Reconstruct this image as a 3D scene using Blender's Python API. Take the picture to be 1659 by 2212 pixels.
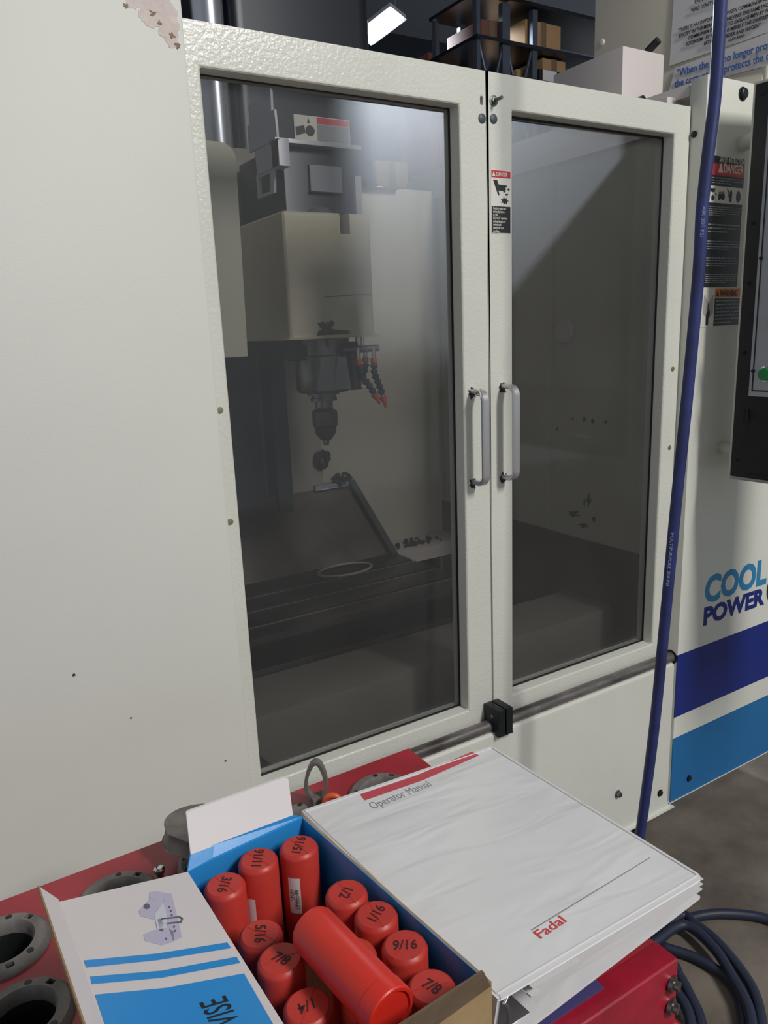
import bpy, bmesh, math, random
from mathutils import Vector as V, Matrix
random.seed(7)
S = bpy.context.scene
COL = S.collection
for o in list(bpy.data.objects): bpy.data.objects.remove(o)

# ---------------------------------------------------------------- camera
# world: x along the machine's front (right), y into the machine, z up
F, CX, CY, EYE = 1643.0, 829.5, 1106.0, 1.55
EX = V((0.84966187, -0.15520899, 0.50396912))
EY = V((-0.5257873, -0.17635102, 0.83213463))
EZ = V((-0.04027931, -0.97201363, -0.23144565))
def w(c): c = V(c); return V((EX.dot(c), EY.dot(c), EZ.dot(c)))
CAM = V((0, 0, EYE))
cd = bpy.data.cameras.new('camera'); cam = bpy.data.objects.new('camera', cd); COL.objects.link(cam)
cr, cu, cb = w((1, 0, 0)), w((0, -1, 0)), w((0, 0, -1))
cam.matrix_world = Matrix(((cr.x, cu.x, cb.x, 0), (cr.y, cu.y, cb.y, 0), (cr.z, cu.z, cb.z, EYE), (0, 0, 0, 1)))
cd.sensor_fit = 'VERTICAL'; cd.sensor_height = 36; cd.sensor_width = 27; cd.lens = F / 2212 * 36
cd.clip_start = 0.02; cd.clip_end = 100
S.camera = cam

# ---------------------------------------------------------------- world, lamps, exposure
wd = bpy.data.worlds.new('shop_air'); S.world = wd; wd.use_nodes = True
bg = wd.node_tree.nodes['Background']; bg.inputs[0].default_value = (0.86, 0.93, 1.0, 1); bg.inputs[1].default_value = 0.5
def area(name, loc, target, sx, sy, power, col):
    l = bpy.data.lights.new(name, 'AREA'); l.shape = 'RECTANGLE'; l.size = sx; l.size_y = sy; l.energy = power; l.color = col
    o = bpy.data.objects.new(name, l); COL.objects.link(o); o.location = loc
    o.rotation_euler = (V(target) - V(loc)).to_track_quat('-Z', 'Y').to_euler()
    return o
area('ceiling_lamp_front_offscreen', (1.75, -2.5, 4.15), (0.9, 0.8, 0.9), 0.5, 1.25, 178, (1.0, 0.985, 0.955))
VS = S.view_settings
S.display_settings.display_device = 'sRGB'
VS.view_transform = 'Standard'; VS.look = 'None'; VS.gamma = 1; VS.use_curve_mapping = False
VS.exposure = -0.28

# ---------------------------------------------------------------- helpers: placing
def ray(u, v): return w(((u - CX) / F, (v - CY) / F, 1))
def onX(u, v, X): d = ray(u, v); return CAM + d * (X / d.x)
def onY(u, v, Y): d = ray(u, v); return CAM + d * (Y / d.y)
def onZ(u, v, Z): d = ray(u, v); return CAM + d * ((Z - EYE) / d.z)
def onP(u, v, o, n): d = ray(u, v); n = V(n); return CAM + d * (n.dot(V(o) - CAM) / n.dot(d))

# ---------------------------------------------------------------- helpers: materials
def lin(h):
    h = h.lstrip('#'); r = []
    for i in (0, 2, 4):
        c = int(h[i:i + 2], 16) / 255; r.append(c / 12.92 if c <= .04045 else ((c + .055) / 1.055) ** 2.4)
    return (*r, 1)
MATS = {}
def mat(name, hexc, rough=.5, metal=0., var=.0, vscale=6, bump=0., bscale=200, bdist=.001, spec=.5, hex2=None, sheen=0, coat=0, stretch=None):
    m = bpy.data.materials.new(name); m.use_nodes = True; MATS[name] = m
    nt = m.node_tree; b = nt.nodes['Principled BSDF']
    b.inputs['Roughness'].default_value = rough; b.inputs['Metallic'].default_value = metal
    b.inputs['Specular IOR Level'].default_value = spec
    if coat: b.inputs['Coat Weight'].default_value = coat; b.inputs['Coat Roughness'].default_value = .12
    c = lin(hexc); b.inputs['Base Color'].default_value = c
    tc = nt.nodes.new('ShaderNodeTexCoord'); src = tc.outputs['Object']
    if stretch:
        mp = nt.nodes.new('ShaderNodeMapping'); mp.inputs['Scale'].default_value = stretch
        nt.links.new(src, mp.inputs[0]); src = mp.outputs[0]
    if var or hex2:
        n = nt.nodes.new('ShaderNodeTexNoise'); n.inputs['Scale'].default_value = vscale; n.inputs['Detail'].default_value = 6; n.inputs['Roughness'].default_value = .62
        nt.links.new(src, n.inputs['Vector'])
        r = nt.nodes.new('ShaderNodeValToRGB'); r.color_ramp.elements[0].position = .34; r.color_ramp.elements[1].position = .68
        d = lin(hex2) if hex2 else tuple(x * (1 - var) for x in c[:3]) + (1,)
        r.color_ramp.elements[0].color = d; r.color_ramp.elements[1].color = c
        nt.links.new(n.outputs[0], r.inputs[0]); nt.links.new(r.outputs[0], b.inputs['Base Color'])
    if bump:
        n2 = nt.nodes.new('ShaderNodeTexNoise'); n2.inputs['Scale'].default_value = bscale; n2.inputs['Detail'].default_value = 3
        nt.links.new(src, n2.inputs['Vector'])
        bp = nt.nodes.new('ShaderNodeBump'); bp.inputs['Strength'].default_value = bump; bp.inputs['Distance'].default_value = bdist
        nt.links.new(n2.outputs[0], bp.inputs['Height']); nt.links.new(bp.outputs[0], b.inputs['Normal'])
    return m
CREAM = mat('cream_paint', '#d5d5cb', .42, var=.07, vscale=3, bump=.35, bscale=260, bdist=.0012)
PANELC = mat('cream_panel_paint', '#cfcfc7', .5, var=.05, vscale=2.2, bump=.2, bscale=320, bdist=.0008)
DOORC = mat('door_paint', '#d6d6cc', .27, var=.06, vscale=4, bump=.55, bscale=150, bdist=.0016)
INNER = mat('inner_wall_paint', '#c9c5b4', .5, var=.16, vscale=3, bump=.1)
PINKW = mat('off_white_enamel', '#d2c9c5', .45, var=.04, bump=.1)
HEADC = mat('head_paint', '#cdc6ac', .45, var=.14, vscale=5, bump=.2, bscale=120)
STEEL = mat('bare_steel', '#8d8a88', .35, 1., var=.35, vscale=40, bump=.1, bscale=90)
PIPEM = mat('worn_steel_pipe', '#8f8a88', .4, .55, hex2='#4a4443', vscale=26, bump=.15, bscale=120, stretch=(.25, 1, 1))
ALU = mat('brushed_aluminium', '#c6c6c9', .42, .75, var=.1, vscale=30, bump=.08, bscale=400, stretch=(1, 1, .1))
CHROME = mat('chrome', '#d8d8d8', .12, 1.)
BLACKM = mat('black_oxide', '#1d2024', .4, .3, var=.3, vscale=60)
BLACKP = mat('black_plastic', '#1b1b1d', .45, var=.2, vscale=40, bump=.1)
DARKM = mat('dark_sheet_metal', '#141a26', .35, .2, var=.3, vscale=3)
GREYM = mat('grey_sheet_metal', '#9a9ca0', .4, .5, var=.2, vscale=6)
WAYM = mat('oily_way_cover', '#5f584c', .4, .35, hex2='#332f29', vscale=7, bump=.2, bscale=60)
TABLEM = mat('table_iron', '#4e4c4a', .35, .7, hex2='#2a2826', vscale=12, bump=.1, bscale=90)
DARKWAY = mat('dark_bellows', '#3c3d44', .5, .2, var=.3, vscale=8)
CHIPM = mat('oily_metal_chips', '#4a4238', .45, .5, hex2='#1c1814', vscale=120, bump=.8, bscale=140, bdist=.004)
RED = mat('red_enamel', '#b3343f', .26, hex2='#962c36', vscale=7, bump=.15, bscale=120)
REDB = mat('red_enamel_beam', '#ad1a33', .35, hex2='#8c1529', vscale=14, bump=.1, bscale=150)
TUBE = mat('red_plastic_tube', '#c43a31', .42, var=.12, vscale=20, bump=.12, bscale=300, spec=.45)
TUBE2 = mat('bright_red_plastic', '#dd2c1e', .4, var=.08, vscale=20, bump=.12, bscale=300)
INK = mat('marker_ink', '#3c1a20', .6)
INKB = mat('black_ink', '#1f1d1f', .55)
PAPER = mat('white_paper', '#d6d3d4', .7, var=.04)
LABELW = mat('label_paper', '#dcd6d8', .6)
BLUEC = mat('glossy_blue_print', '#2f8fd6', .28, var=.05, vscale=10, bump=.1, bscale=60)
WHITEC = mat('white_print_card', '#dad3d3', .5, var=.05, vscale=9, bump=.08, bscale=40)
BROWN = mat('brown_cardboard', '#a98d66', .75, var=.2, vscale=18, bump=.2, bscale=200)
BROWND = mat('dark_card_edge', '#7a6650', .8, var=.25, vscale=30)
LAV = mat('lavender_print', '#b9b4ca', .4); LAV2 = mat('pale_lavender_print', '#c9cad8', .4); LAVD = mat('grey_print', '#63606c', .4)
SOCK = mat('grey_socket_plastic', '#86827d', .55, hex2='#5a5652', vscale=22, bump=.2, bscale=150)
SOCKD = mat('socket_bore', '#1c1e1f', .5, var=.2)
ORANGE = mat('orange_plastic', '#d9623a', .45)
LOCB = mat('blue_coolant_hose', '#2b4a63', .45)
HOSE = mat('blue_rubber_hose', '#2d3872', .42, hex2='#232b58', vscale=16, bump=.15, bscale=180)
HOSED = mat('dark_blue_hose', '#2a2f45', .5, var=.25, vscale=14)
NAVY = mat('navy_stripe', '#14297c', .35, var=.04)
SKY = mat('sky_blue_stripe', '#1b6ca6', .38, var=.05)
COOLB = mat('cool_lettering', '#2f83b4', .4)
SIGNB = mat('sign_black', '#26282c', .4); SIGNR = mat('sign_red', '#c23440', .4); SIGNW = mat('sign_white', '#dcd8ce', .45)
SIGNO = mat('sign_orange', '#d8782c', .4); SIGNG = mat('sign_grey_text', '#8d8f92', .5)
POSTB = mat('poster_blue_ink', '#3c62ac', .5)
PRINTR = mat('binder_red_print', '#c4505a', .3); PRINTG = mat('binder_grey_print', '#8d8c8e', .3); FADR = mat('binder_red_letter', '#cf4a4f', .3)
GREENB = mat('green_button', '#0f8a46', .25, coat=.6)
PENDG = mat('pendant_grey', '#a9adb4', .45, var=.04)
CARDW = mat('rack_cardboard', '#b48f66', .8, var=.15)
CARDR = mat('faded_red_carton', '#7d5045', .8, var=.2)
RACKM = mat('rack_steel', '#596170', .45, .6, var=.2)
DARKWALL = mat('dark_shop_wall', '#232933', .9, var=.2, vscale=1)
FLOORM = mat('stained_concrete', '#8d8377', .6, hex2='#5f574e', vscale=3.2, bump=.25, bscale=60, bdist=.002)
CEILM = mat('grey_ceiling', '#858b95', .9)
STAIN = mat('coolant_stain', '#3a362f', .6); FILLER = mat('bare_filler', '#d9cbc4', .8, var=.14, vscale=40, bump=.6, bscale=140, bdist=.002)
RUST = mat('chipped_edge', '#8a7460', .8)
VIOLET = mat('violet_folder', '#4a4778', .35)

# binder sleeve: wrinkled clear vinyl over white
SLEEVE = mat('wrinkled_vinyl_sleeve', '#e2e1e2', .22, var=.05, vscale=8, coat=.35)
nt = SLEEVE.node_tree; b = nt.nodes['Principled BSDF']
tc = nt.nodes.new('ShaderNodeTexCoord'); mp = nt.nodes.new('ShaderNodeMapping'); mp.inputs['Scale'].default_value = (7, 26, 1); mp.inputs['Rotation'].default_value = (0, 0, .25)
nz = nt.nodes.new('ShaderNodeTexNoise'); nz.inputs['Scale'].default_value = 1.; nz.inputs['Detail'].default_value = 2; nz.inputs['Distortion'].default_value = .6
bp = nt.nodes.new('ShaderNodeBump'); bp.inputs['Strength'].default_value = .5; bp.inputs['Distance'].default_value = .006
nt.links.new(tc.outputs['Object'], mp.inputs[0]); nt.links.new(mp.outputs[0], nz.inputs['Vector']); nt.links.new(nz.outputs[0], bp.inputs['Height'])
nt.links.new(bp.outputs[0], b.inputs['Normal']); nt.links.new(bp.outputs[0], b.inputs['Coat Normal'])

# tinted, dusty acrylic pane
PANE = bpy.data.materials.new('smoky_acrylic'); PANE.use_nodes = True
nt = PANE.node_tree; nt.nodes.clear()
out = nt.nodes.new('ShaderNodeOutputMaterial'); tr = nt.nodes.new('ShaderNodeBsdfTransparent'); tr.inputs[0].default_value = (.90, .902, .906, 1)
df = nt.nodes.new('ShaderNodeBsdfDiffuse'); df.inputs[0].default_value = (.5, .5, .5, 1)
tl = nt.nodes.new('ShaderNodeBsdfTranslucent'); tl.inputs[0].default_value = (.75, .78, .85, 1)
gl = nt.nodes.new('ShaderNodeBsdfGlossy'); gl.inputs['Roughness'].default_value = .06
ad = nt.nodes.new('ShaderNodeMixShader'); ad.inputs[0].default_value = .6
nt.links.new(df.outputs[0], ad.inputs[1]); nt.links.new(tl.outputs[0], ad.inputs[2])
tc = nt.nodes.new('ShaderNodeTexCoord'); nz = nt.nodes.new('ShaderNodeTexNoise'); nz.inputs['Scale'].default_value = 4; nz.inputs['Detail'].default_value = 5
rp = nt.nodes.new('ShaderNodeMapRange'); rp.inputs[1].default_value = .3; rp.inputs[2].default_value = .7; rp.inputs[3].default_value = .05; rp.inputs[4].default_value = .09
nt.links.new(tc.outputs['Object'], nz.inputs['Vector']); nt.links.new(nz.outputs[0], rp.inputs[0])
m1 = nt.nodes.new('ShaderNodeMixShader'); nt.links.new(rp.outputs[0], m1.inputs[0]); nt.links.new(tr.outputs[0], m1.inputs[1]); nt.links.new(ad.outputs[0], m1.inputs[2])
fr = nt.nodes.new('ShaderNodeFresnel'); gm = nt.nodes.new('ShaderNodeNewGeometry'); io = nt.nodes.new('ShaderNodeMapRange')   # same outer reflectance on both faces of the sheet
io.inputs[3].default_value = 1.4; io.inputs[4].default_value = 1 / 1.4; nt.links.new(gm.outputs['Backfacing'], io.inputs[0]); nt.links.new(io.outputs[0], fr.inputs[0])
m2 = nt.nodes.new('ShaderNodeMixShader'); nt.links.new(fr.outputs[0], m2.inputs[0]); nt.links.new(m1.outputs[0], m2.inputs[1]); nt.links.new(gl.outputs[0], m2.inputs[2])
nt.links.new(m2.outputs[0], out.inputs[0])
vs = nt.nodes.new('ShaderNodeVolumeScatter'); vs.inputs['Color'].default_value = (.95, .97, 1, 1); vs.inputs['Density'].default_value = 78; vs.inputs['Anisotropy'].default_value = .84   # cloudy plastic scatters light forward
nt.links.new(vs.outputs[0], out.inputs['Volume'])
LAMP = bpy.data.materials.new('lit_tube'); LAMP.use_nodes = True
b = LAMP.node_tree.nodes['Principled BSDF']; b.inputs['Emission Color'].default_value = (.93, .96, 1, 1); b.inputs['Emission Strength'].default_value = 26

# ---------------------------------------------------------------- helpers: objects
def tag(o, label=None, cat=None, group=None, kind=None):
    if label: o['label'] = label
    if cat: o['category'] = cat
    if group: o['group'] = group
    if kind: o['kind'] = kind
    return o
def thing(name, loc, label, cat, group=None):
    o = bpy.data.objects.new(name, None); COL.objects.link(o); o.location = loc; o.empty_display_size = .05
    return tag(o, label, cat, group)
def link(name, me, m, parent=None, smooth=None, label=None):
    o = bpy.data.objects.new(name, me); COL.objects.link(o)
    if m is not None and not me.materials: me.materials.append(m)
    if parent is not None:
        o.parent = parent
        if parent.type == 'EMPTY': o.matrix_parent_inverse = Matrix.Translation(-V(parent.location))
    if smooth is not None:
        for p in me.polygons: p.use_smooth = True
        if smooth < 3.1: me.set_sharp_from_angle(angle=smooth)
    if label: o['label'] = label
    return o
def done(name, bm, m, parent=None, smooth=None, bev=0, seg=2, label=None):
    bmesh.ops.remove_doubles(bm, verts=bm.verts, dist=1e-6)
    if bev:
        es = [e for e in bm.edges if len(e.link_faces) == 2 and e.calc_face_angle(0) > .6]
        bmesh.ops.bevel(bm, geom=es, offset=bev, segments=seg, affect='EDGES', profile=.6, clamp_overlap=True)
        if smooth is None: smooth = .6
    bmesh.ops.recalc_face_normals(bm, faces=bm.faces)
    me = bpy.data.meshes.new(name); bm.to_mesh(me); bm.free()
    return link(name, me, m, parent, smooth, label)
def addbox(bm, x0, x1, y0, y1, z0, z1, M=None):
    vs = [bm.verts.new((M @ V(p)) if M else p) for p in [(x0, y0, z0), (x1, y0, z0), (x1, y1, z0), (x0, y1, z0), (x0, y0, z1), (x1, y0, z1), (x1, y1, z1), (x0, y1, z1)]]
    for f in [(0, 1, 2, 3), (4, 5, 6, 7), (0, 1, 5, 4), (1, 2, 6, 5), (2, 3, 7, 6), (3, 0, 4, 7)]: bm.faces.new([vs[i] for i in f])
def box(name, x0, x1, y0, y1, z0, z1, m, parent=None, bev=0, seg=2, M=None, label=None):
    bm = bmesh.new(); addbox(bm, x0, x1, y0, y1, z0, z1, M); return done(name, bm, m, parent, bev=bev, seg=seg, label=label)
def basis(d):
    d = V(d).normalized(); a = V((0, 0, 1)) if abs(d.z) < .95 else V((1, 0, 0))
    x = a.cross(d).normalized(); return x, d.cross(x), d
def addlathe(bm, o, d, prof, n=24):
    o = V(o); x, y, z = basis(d); rings = []
    for r, h in prof:
        if r < 1e-6: rings.append([bm.verts.new(o + z * h)])
        else: rings.append([bm.verts.new(o + z * h + (x * math.cos(t) + y * math.sin(t)) * r) for t in [2 * math.pi * i / n for i in range(n)]])
    for a, b2 in zip(rings, rings[1:]):
        for i in range(n):
            j = (i + 1) % n
            if len(a) == 1 and len(b2) == 1: continue
            if len(a) == 1: bm.faces.new((a[0], b2[i], b2[j]))
            elif len(b2) == 1: bm.faces.new((a[i], a[j], b2[0]))
            else: bm.faces.new((a[i], a[j], b2[j], b2[i]))
def lathe(name, o, d, prof, m, parent=None, n=24, smooth=.6, label=None):
    bm = bmesh.new(); addlathe(bm, o, d, prof, n); return done(name, bm, m, parent, smooth, label=label)
def cyl(name, p0, p1, r, m, parent=None, n=20, bev=0):
    p0, p1 = V(p0), V(p1); h = (p1 - p0).length; e = bev or r * .06
    return lathe(name, p0, p1 - p0, [(0, 0), (r - e, 0), (r, e), (r, h - e), (r - e, h), (0, h)], m, parent, n)
def smoothpath(pts, k=8, closed=False):
    pts = [V(p) for p in pts]; n = len(pts); o = []
    for i in range(n if closed else n - 1):
        g = (lambda j: pts[j % n]) if closed else (lambda j: pts[max(0, min(n - 1, j))])
        a, b2, c, d = g(i - 1), g(i), g(i + 1), g(i + 2)
        for s in range(k):
            t = s / k; o.append(.5 * ((2 * b2) + (c - a) * t + (2 * a - 5 * b2 + 4 * c - d) * t * t + (3 * b2 - a - 3 * c + d) * t ** 3))
    if not closed: o.append(pts[-1])
    return o
def addtube(bm, pts, r, n=10, closed=False, cap=True, sec=None):
    pts = [V(p) for p in pts]; N = len(pts); rings = []; up = None
    for i, p in enumerate(pts):
        a = pts[(i - 1) % N] if closed or i else pts[0]; b2 = pts[(i + 1) % N] if closed or i < N - 1 else pts[-1]
        t = (b2 - a).normalized()
        if up is None: x, y, _ = basis(t)
        else:
            x = (up - t * up.dot(t)).normalized(); y = t.cross(x)
        up = x; rr = r(i / (N - 1)) if callable(r) else r
        if sec: rings.append([bm.verts.new(p + x * a2 + y * b3) for a2, b3 in sec])
        else: rings.append([bm.verts.new(p + (x * math.cos(k) + y * math.sin(k)) * rr) for k in [2 * math.pi * q / n for q in range(n)]])
    n = len(rings[0])
    for i in range(N if closed else N - 1):
        a, b2 = rings[i], rings[(i + 1) % N]
        for q in range(n): bm.faces.new((a[q], a[(q + 1) % n], b2[(q + 1) % n], b2[q]))
    if cap and not closed: bm.faces.new(rings[0]); bm.faces.new(rings[-1])
def tube(name, pts, r, m, parent=None, n=10, closed=False, k=8, smooth=1.0, sec=None):
    bm = bmesh.new(); addtube(bm, smoothpath(pts, k, closed) if k else pts, r, n, closed, sec=sec); return done(name, bm, m, parent, smooth)
def addprism(bm, pts, d):
    d = V(d); a = [bm.verts.new(V(p)) for p in pts]; b2 = [bm.verts.new(V(p) + d) for p in pts]; n = len(a)
    bm.faces.new(a); bm.faces.new(b2[::-1])
    for i in range(n): bm.faces.new((a[i], a[(i + 1) % n], b2[(i + 1) % n], b2[i]))
def prism(name, pts, d, m, parent=None, bev=0, smooth=None, label=None):
    bm = bmesh.new(); addprism(bm, pts, d); return done(name, bm, m, parent, smooth, bev, label=label)
def prisms(name, polys, d, m, parent=None):
    bm = bmesh.new()
    for p in polys: addprism(bm, p, d)
    return done(name, bm, m, parent)
def text(name, s, o, xd, yd, size, m, parent, bold=0., xs=1., shear=0., align='LEFT', ext=.0003, spacing=1., line=1.):
    cu = bpy.data.curves.new(name, 'FONT'); cu.body = s; cu.size = size; cu.offset = bold * size; cu.shear = shear; cu.align_x = align
    cu.resolution_u = 3; cu.extrude = ext; cu.space_character = spacing; cu.space_line = line
    t = bpy.data.objects.new(name, cu); COL.objects.link(t)
    me = bpy.data.meshes.new_from_object(t.evaluated_get(bpy.context.evaluated_depsgraph_get()))
    bpy.data.objects.remove(t); bpy.data.curves.remove(cu)
    xd, yd = V(xd).normalized(), V(yd).normalized(); zd = xd.cross(yd); yd = zd.cross(xd).normalized(); o = V(o)
    for v in me.vertices: v.co = o + xd * v.co.x * xs + yd * v.co.y + zd * v.co.z
    me.materials.clear()
    return link(name, me, m, parent)
def fit(t, o, xd, width):
    o, xd = V(o), V(xd).normalized(); m = max((v.co - o).dot(xd) for v in t.data.vertices)
    for v in t.data.vertices: v.co = v.co + xd * ((v.co - o).dot(xd)) * (width / m - 1)
    return t
def carve(o, fill):
    bm = bmesh.new(); fill(bm); bmesh.ops.recalc_face_normals(bm, faces=bm.faces); cm = bpy.data.meshes.new('cutter'); bm.to_mesh(cm); bm.free()
    c = bpy.data.objects.new('cutter', cm); COL.objects.link(c); md = o.modifiers.new('cut', 'BOOLEAN'); md.object = c; md.operation = 'DIFFERENCE'; md.solver = 'EXACT'
    me = bpy.data.meshes.new_from_object(o.evaluated_get(bpy.context.evaluated_depsgraph_get())); o.modifiers.clear(); mt0 = o.data.materials[0]; o.data = me
    me.materials.clear(); me.materials.append(mt0); bpy.data.objects.remove(c); bpy.data.meshes.remove(cm)
def blob(n, r0, amp, freq=3):
    ph = [random.uniform(0, 6.28) for _ in range(6)]
    return [(r0 * (1 + amp * sum(math.sin((freq + k) * t + ph[k]) / (1 + .4 * k) for k in range(5)) / 2 + random.uniform(-amp, amp) * .4), t) for t in [2 * math.pi * i / n for i in range(n)]]
def patch(name, c, xd, yd, rx, ry, amp, d, m, parent, n=40, freq=3):
    c, xd, yd = V(c), V(xd), V(yd)
    return prism(name, [c + xd * rx * r * math.cos(t) + yd * ry * r * math.sin(t) for r, t in blob(n, 1, amp, freq)], d, m, parent)
def frame(name, X, Z, IX, IZ, y0, y1, m, parent, bev=.005):
    bm = bmesh.new(); L = []
    for y in (y0, y1):
        o = [bm.verts.new((x, y, z)) for x, z in ((X[0], Z[0]), (X[1], Z[0]), (X[1], Z[1]), (X[0], Z[1]))]
        i = [bm.verts.new((x, y, z)) for x, z in ((IX[0], IZ[0]), (IX[1], IZ[0]), (IX[1], IZ[1]), (IX[0], IZ[1]))]
        L.append((o, i))
    for (o, i) in L:
        for k in range(4): j = (k + 1) % 4; bm.faces.new((o[k], o[j], i[j], i[k]))
    for q in (0, 1):
        for k in range(4): j = (k + 1) % 4; bm.faces.new((L[0][q][k], L[0][q][j], L[1][q][j], L[1][q][k]))
    return done(name, bm, m, parent, bev=bev, seg=3)

# ---------------------------------------------------------------- the setting
fl = box('floor', -4, 9, -4, 12, -.1, 0, FLOORM); tag(fl, kind='structure')
wb = box('wall_back', -4, 9, 9.0, 9.2, 0, 5.2, DARKWALL); tag(wb, kind='structure')
ce = box('ceiling', -4, 9, -4, 12, 5.2, 5.3, CEILM); tag(ce, kind='structure')

# ---------------------------------------------------------------- the machining centre
FY, DY, GY = 1.162, 1.2, 1.232
mc = thing('machining_center', (1.0, 1.7, 0), 'large cream enclosed milling machine with two smoky sliding windows and blue stripes', 'machine')
LP = box('side_panel', -1.3, .407, FY, 1.235, .275, 2.42, PANELC, mc, bev=.004, label='broad plain cream panel with a chipped upper corner')
chip_px = [(268, -6), (280, 16), (300, 18), (303, 40), (318, 57), (340, 60), (352, 84), (368, 100), (386, 104), (388, 60), (380, 20), (372, 8), (356, -8), (320, -14)]
cp = []
for i, (u, v) in enumerate(chip_px):
    u2, v2 = chip_px[(i + 1) % len(chip_px)]
    for k in range(5):
        t = k / 5; q = onY(u + (u2 - u) * t + random.uniform(-4, 4), v + (v2 - v) * t + random.uniform(-4, 4), FY - .0004); q.x = min(q.x, .4045); cp.append(q)
ch = prism('bare_patch', cp, (0, .001, 0), FILLER, LP, label='chipped bare filler patch')
for u, v, r in ((345, 50, 4), (372, 78, 5), (384, 98, 5), (330, 29, 5), (272, 12, 4)):
    patch('rust_spot', onY(u, v, FY - .0006), (1, 0, 0), (0, 0, 1), r * .0008, r * .0007, .5, (0, .001, 0), RUST, LP, 16)
for u, v, r in ((160, 1458, 3), (487, 1644, 2.2), (283, 1551, 2)):
    patch('dirt_speck', onY(u, v, FY - .0004), (1, 0, 0), (0, 0, 1), r * .0008, r * .0008, .4, (0, .001, 0), STAIN, LP, 12)
RP = box('side_panel', 1.565, 2.25, FY, 1.206, .283, 2.060, CREAM, mc, bev=.003, label='cream front panel with blue stripes and lettering')
LOW = box('lower_panel', .2, 1.561, FY, 1.246, .275, .692, CREAM, mc, bev=.012, seg=3)
box('base', .1, 1.52, 1.34, 2.5, 0, .32, BLACKM, mc, bev=.01); box('base', 1.50, 1.95, 1.62, 2.5, 0, .30, BLACKM, mc, bev=.01)  # second box added, black in place of the shadow under the panel
box('foot', 1.42, 1.56, 1.24, 1.40, 0, .29, BLACKM, mc, bev=.01)
# stripes and lettering on the right panel
box('stripe', 1.5652, 2.25, FY - .0006, FY + .002, .535, .711, NAVY, RP)
box('stripe', 1.5652, 2.25, FY - .0006, FY + .002, .2835, .474, SKY, RP)
X1, Z1 = (1, 0, 0), (0, 0, 1)
xa, xb = onY(1521, 1300, FY).x, onY(1654, 1262, FY).x
fit(text('lettering', 'COOL', (xa, FY - .0006, .831), X1, Z1, .098, COOLB, RP, bold=.04), (xa, FY, 0), X1, xb - xa)
fit(text('lettering', 'POWER', (xa, FY - .0006, .770), X1, Z1, .066, NAVY, RP, bold=.045), (xa, FY, 0), X1, xb - xa - .001)
ec0 = onY(1656, 1275, FY); bm = bmesh.new(); addtube(bm, [(ec0.x + .055 + .05 * math.cos(t), FY - .0005, ec0.z + .045 * math.sin(t)) for t in [i * .21 for i in range(30)]], .006, 6, True); done('emblem_ring', bm, SIGNB, RP, 1.0)
def bolt(c, r, h, m, parent, d=(0, -1, 0), hexh=False):
    c = V(c); bm = bmesh.new()
    addlathe(bm, c - V(d) * .001, d, [(0, 0), (r * 1.35, 0), (r * 1.35, h * .25), (r * 1.2, h * .3), (r, h * .3), (r, h * .85), (r * .8, h), (0, h)], 6 if hexh else 16)
    return done('bolt', bm, m, parent, .5)
bolt((1.357, FY, .392), .0075, .012, STEEL, mc, hexh=True); bolt((1.522, FY, .330), .0075, .006, BLACKM, mc); bolt((1.64, FY, .33), .0075, .006, BLACKM, mc)
bolt(onY(1604, 203, FY), .011, .01, BLACKM, mc)
lathe('bolt', onX(1500, 290, 1.565), (-1, 0, 0), [(0, -.001), (.007, -.001), (.007, .003), (.004, .005), (0, .005)], BLACKM, mc)
# doors
ZB = .70
dl = frame('door', (.385, .9835), (ZB, 1.999), (.440, .921), (.742, 1.942), DY, 1.246, DOORC, mc); dl['label'] = 'left door with tall smoky window'
dr = frame('door', (.9865, 1.557), (ZB, 1.999), (1.047, 1.513), (.742, 1.944), DY, 1.246, DOORC, mc); dr['label'] = 'right door with tall smoky window'
box('window_pane', .430, .931, GY, GY + .005, .732, 1.952, PANE, dl); box('window_pane', 1.037, 1.523, GY, GY + .005, .732, 1.954, PANE, dr)
for a, b2, d in ((.440, .921, dl), (1.047, 1.513, dr)):   # dark rubber seal round each pane
    frame('window_seal', (a - .004, b2 + .004), (.738, 1.948), (a + .0022, b2 - .0022), (.7445, 1.9405), GY - .003, GY + .001, BLACKP, d, bev=0)
# hole plugs, stud, hinge-edge screws
for u, v, d in ((1041, 256, dl), (1066, 257, dr)):
    lathe('hole_plug', onY(u, v, DY), (0, -1, 0), [(0, -.001), (.0085, -.001), (.0085, .001), (.007, .0022), (0, .003)], mat('plug_grey', '#464d55', .5), d)
q = onY(1040, 217, DY)
SLOT = [(q.x + .0035 * math.cos(t), 0, q.z + .004 * math.sin(t) + (.004 if math.sin(t) > 0 else -.004)) for t in [(i + .5) * math.pi / 10 for i in range(20)]]
carve(dl, lambda bm: addprism(bm, [(x, 1.19, z) for x, y, z in SLOT], (0, .044, 0)))
prism('slot_shade', [(x, 1.2335, z) for x, y, z in SLOT], (0, .001, 0), BLACKP, dl)  # black disc backing the cut slot, its shade put into the colour
q = onY(1066, 218, DY)
st = lathe('stud', q, (0, -1, 0), [(0, -.001), (.0095, -.001), (.0095, .0015), (.006, .002), (.006, .005), (.0032, .0055), (.0032, .024), (.0025, .025), (0, .025)], mat('stud_zinc', '#6d7468', .35, .9, bump=.6, bscale=500), dr, n=18)
for u, v in ((1453, 797), (1446, 967)):
    lathe('edge_screw', onY(u, v, DY), (0, -1, 0), [(0, -.001), (.0055, -.001), (.0055, .0012), (0, .002)], mat('tarnished_screw', '#8c8468', .5, .5), dr, n=14)
for u, v in ((475, 886), (497, 1127)):
    lathe('edge_screw', onY(u, v, DY), (0, -1, 0), [(0, -.001), (.0055, -.001), (.0055, .0012), (0, .002)], MATS['tarnished_screw'], dl, n=14)
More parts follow.
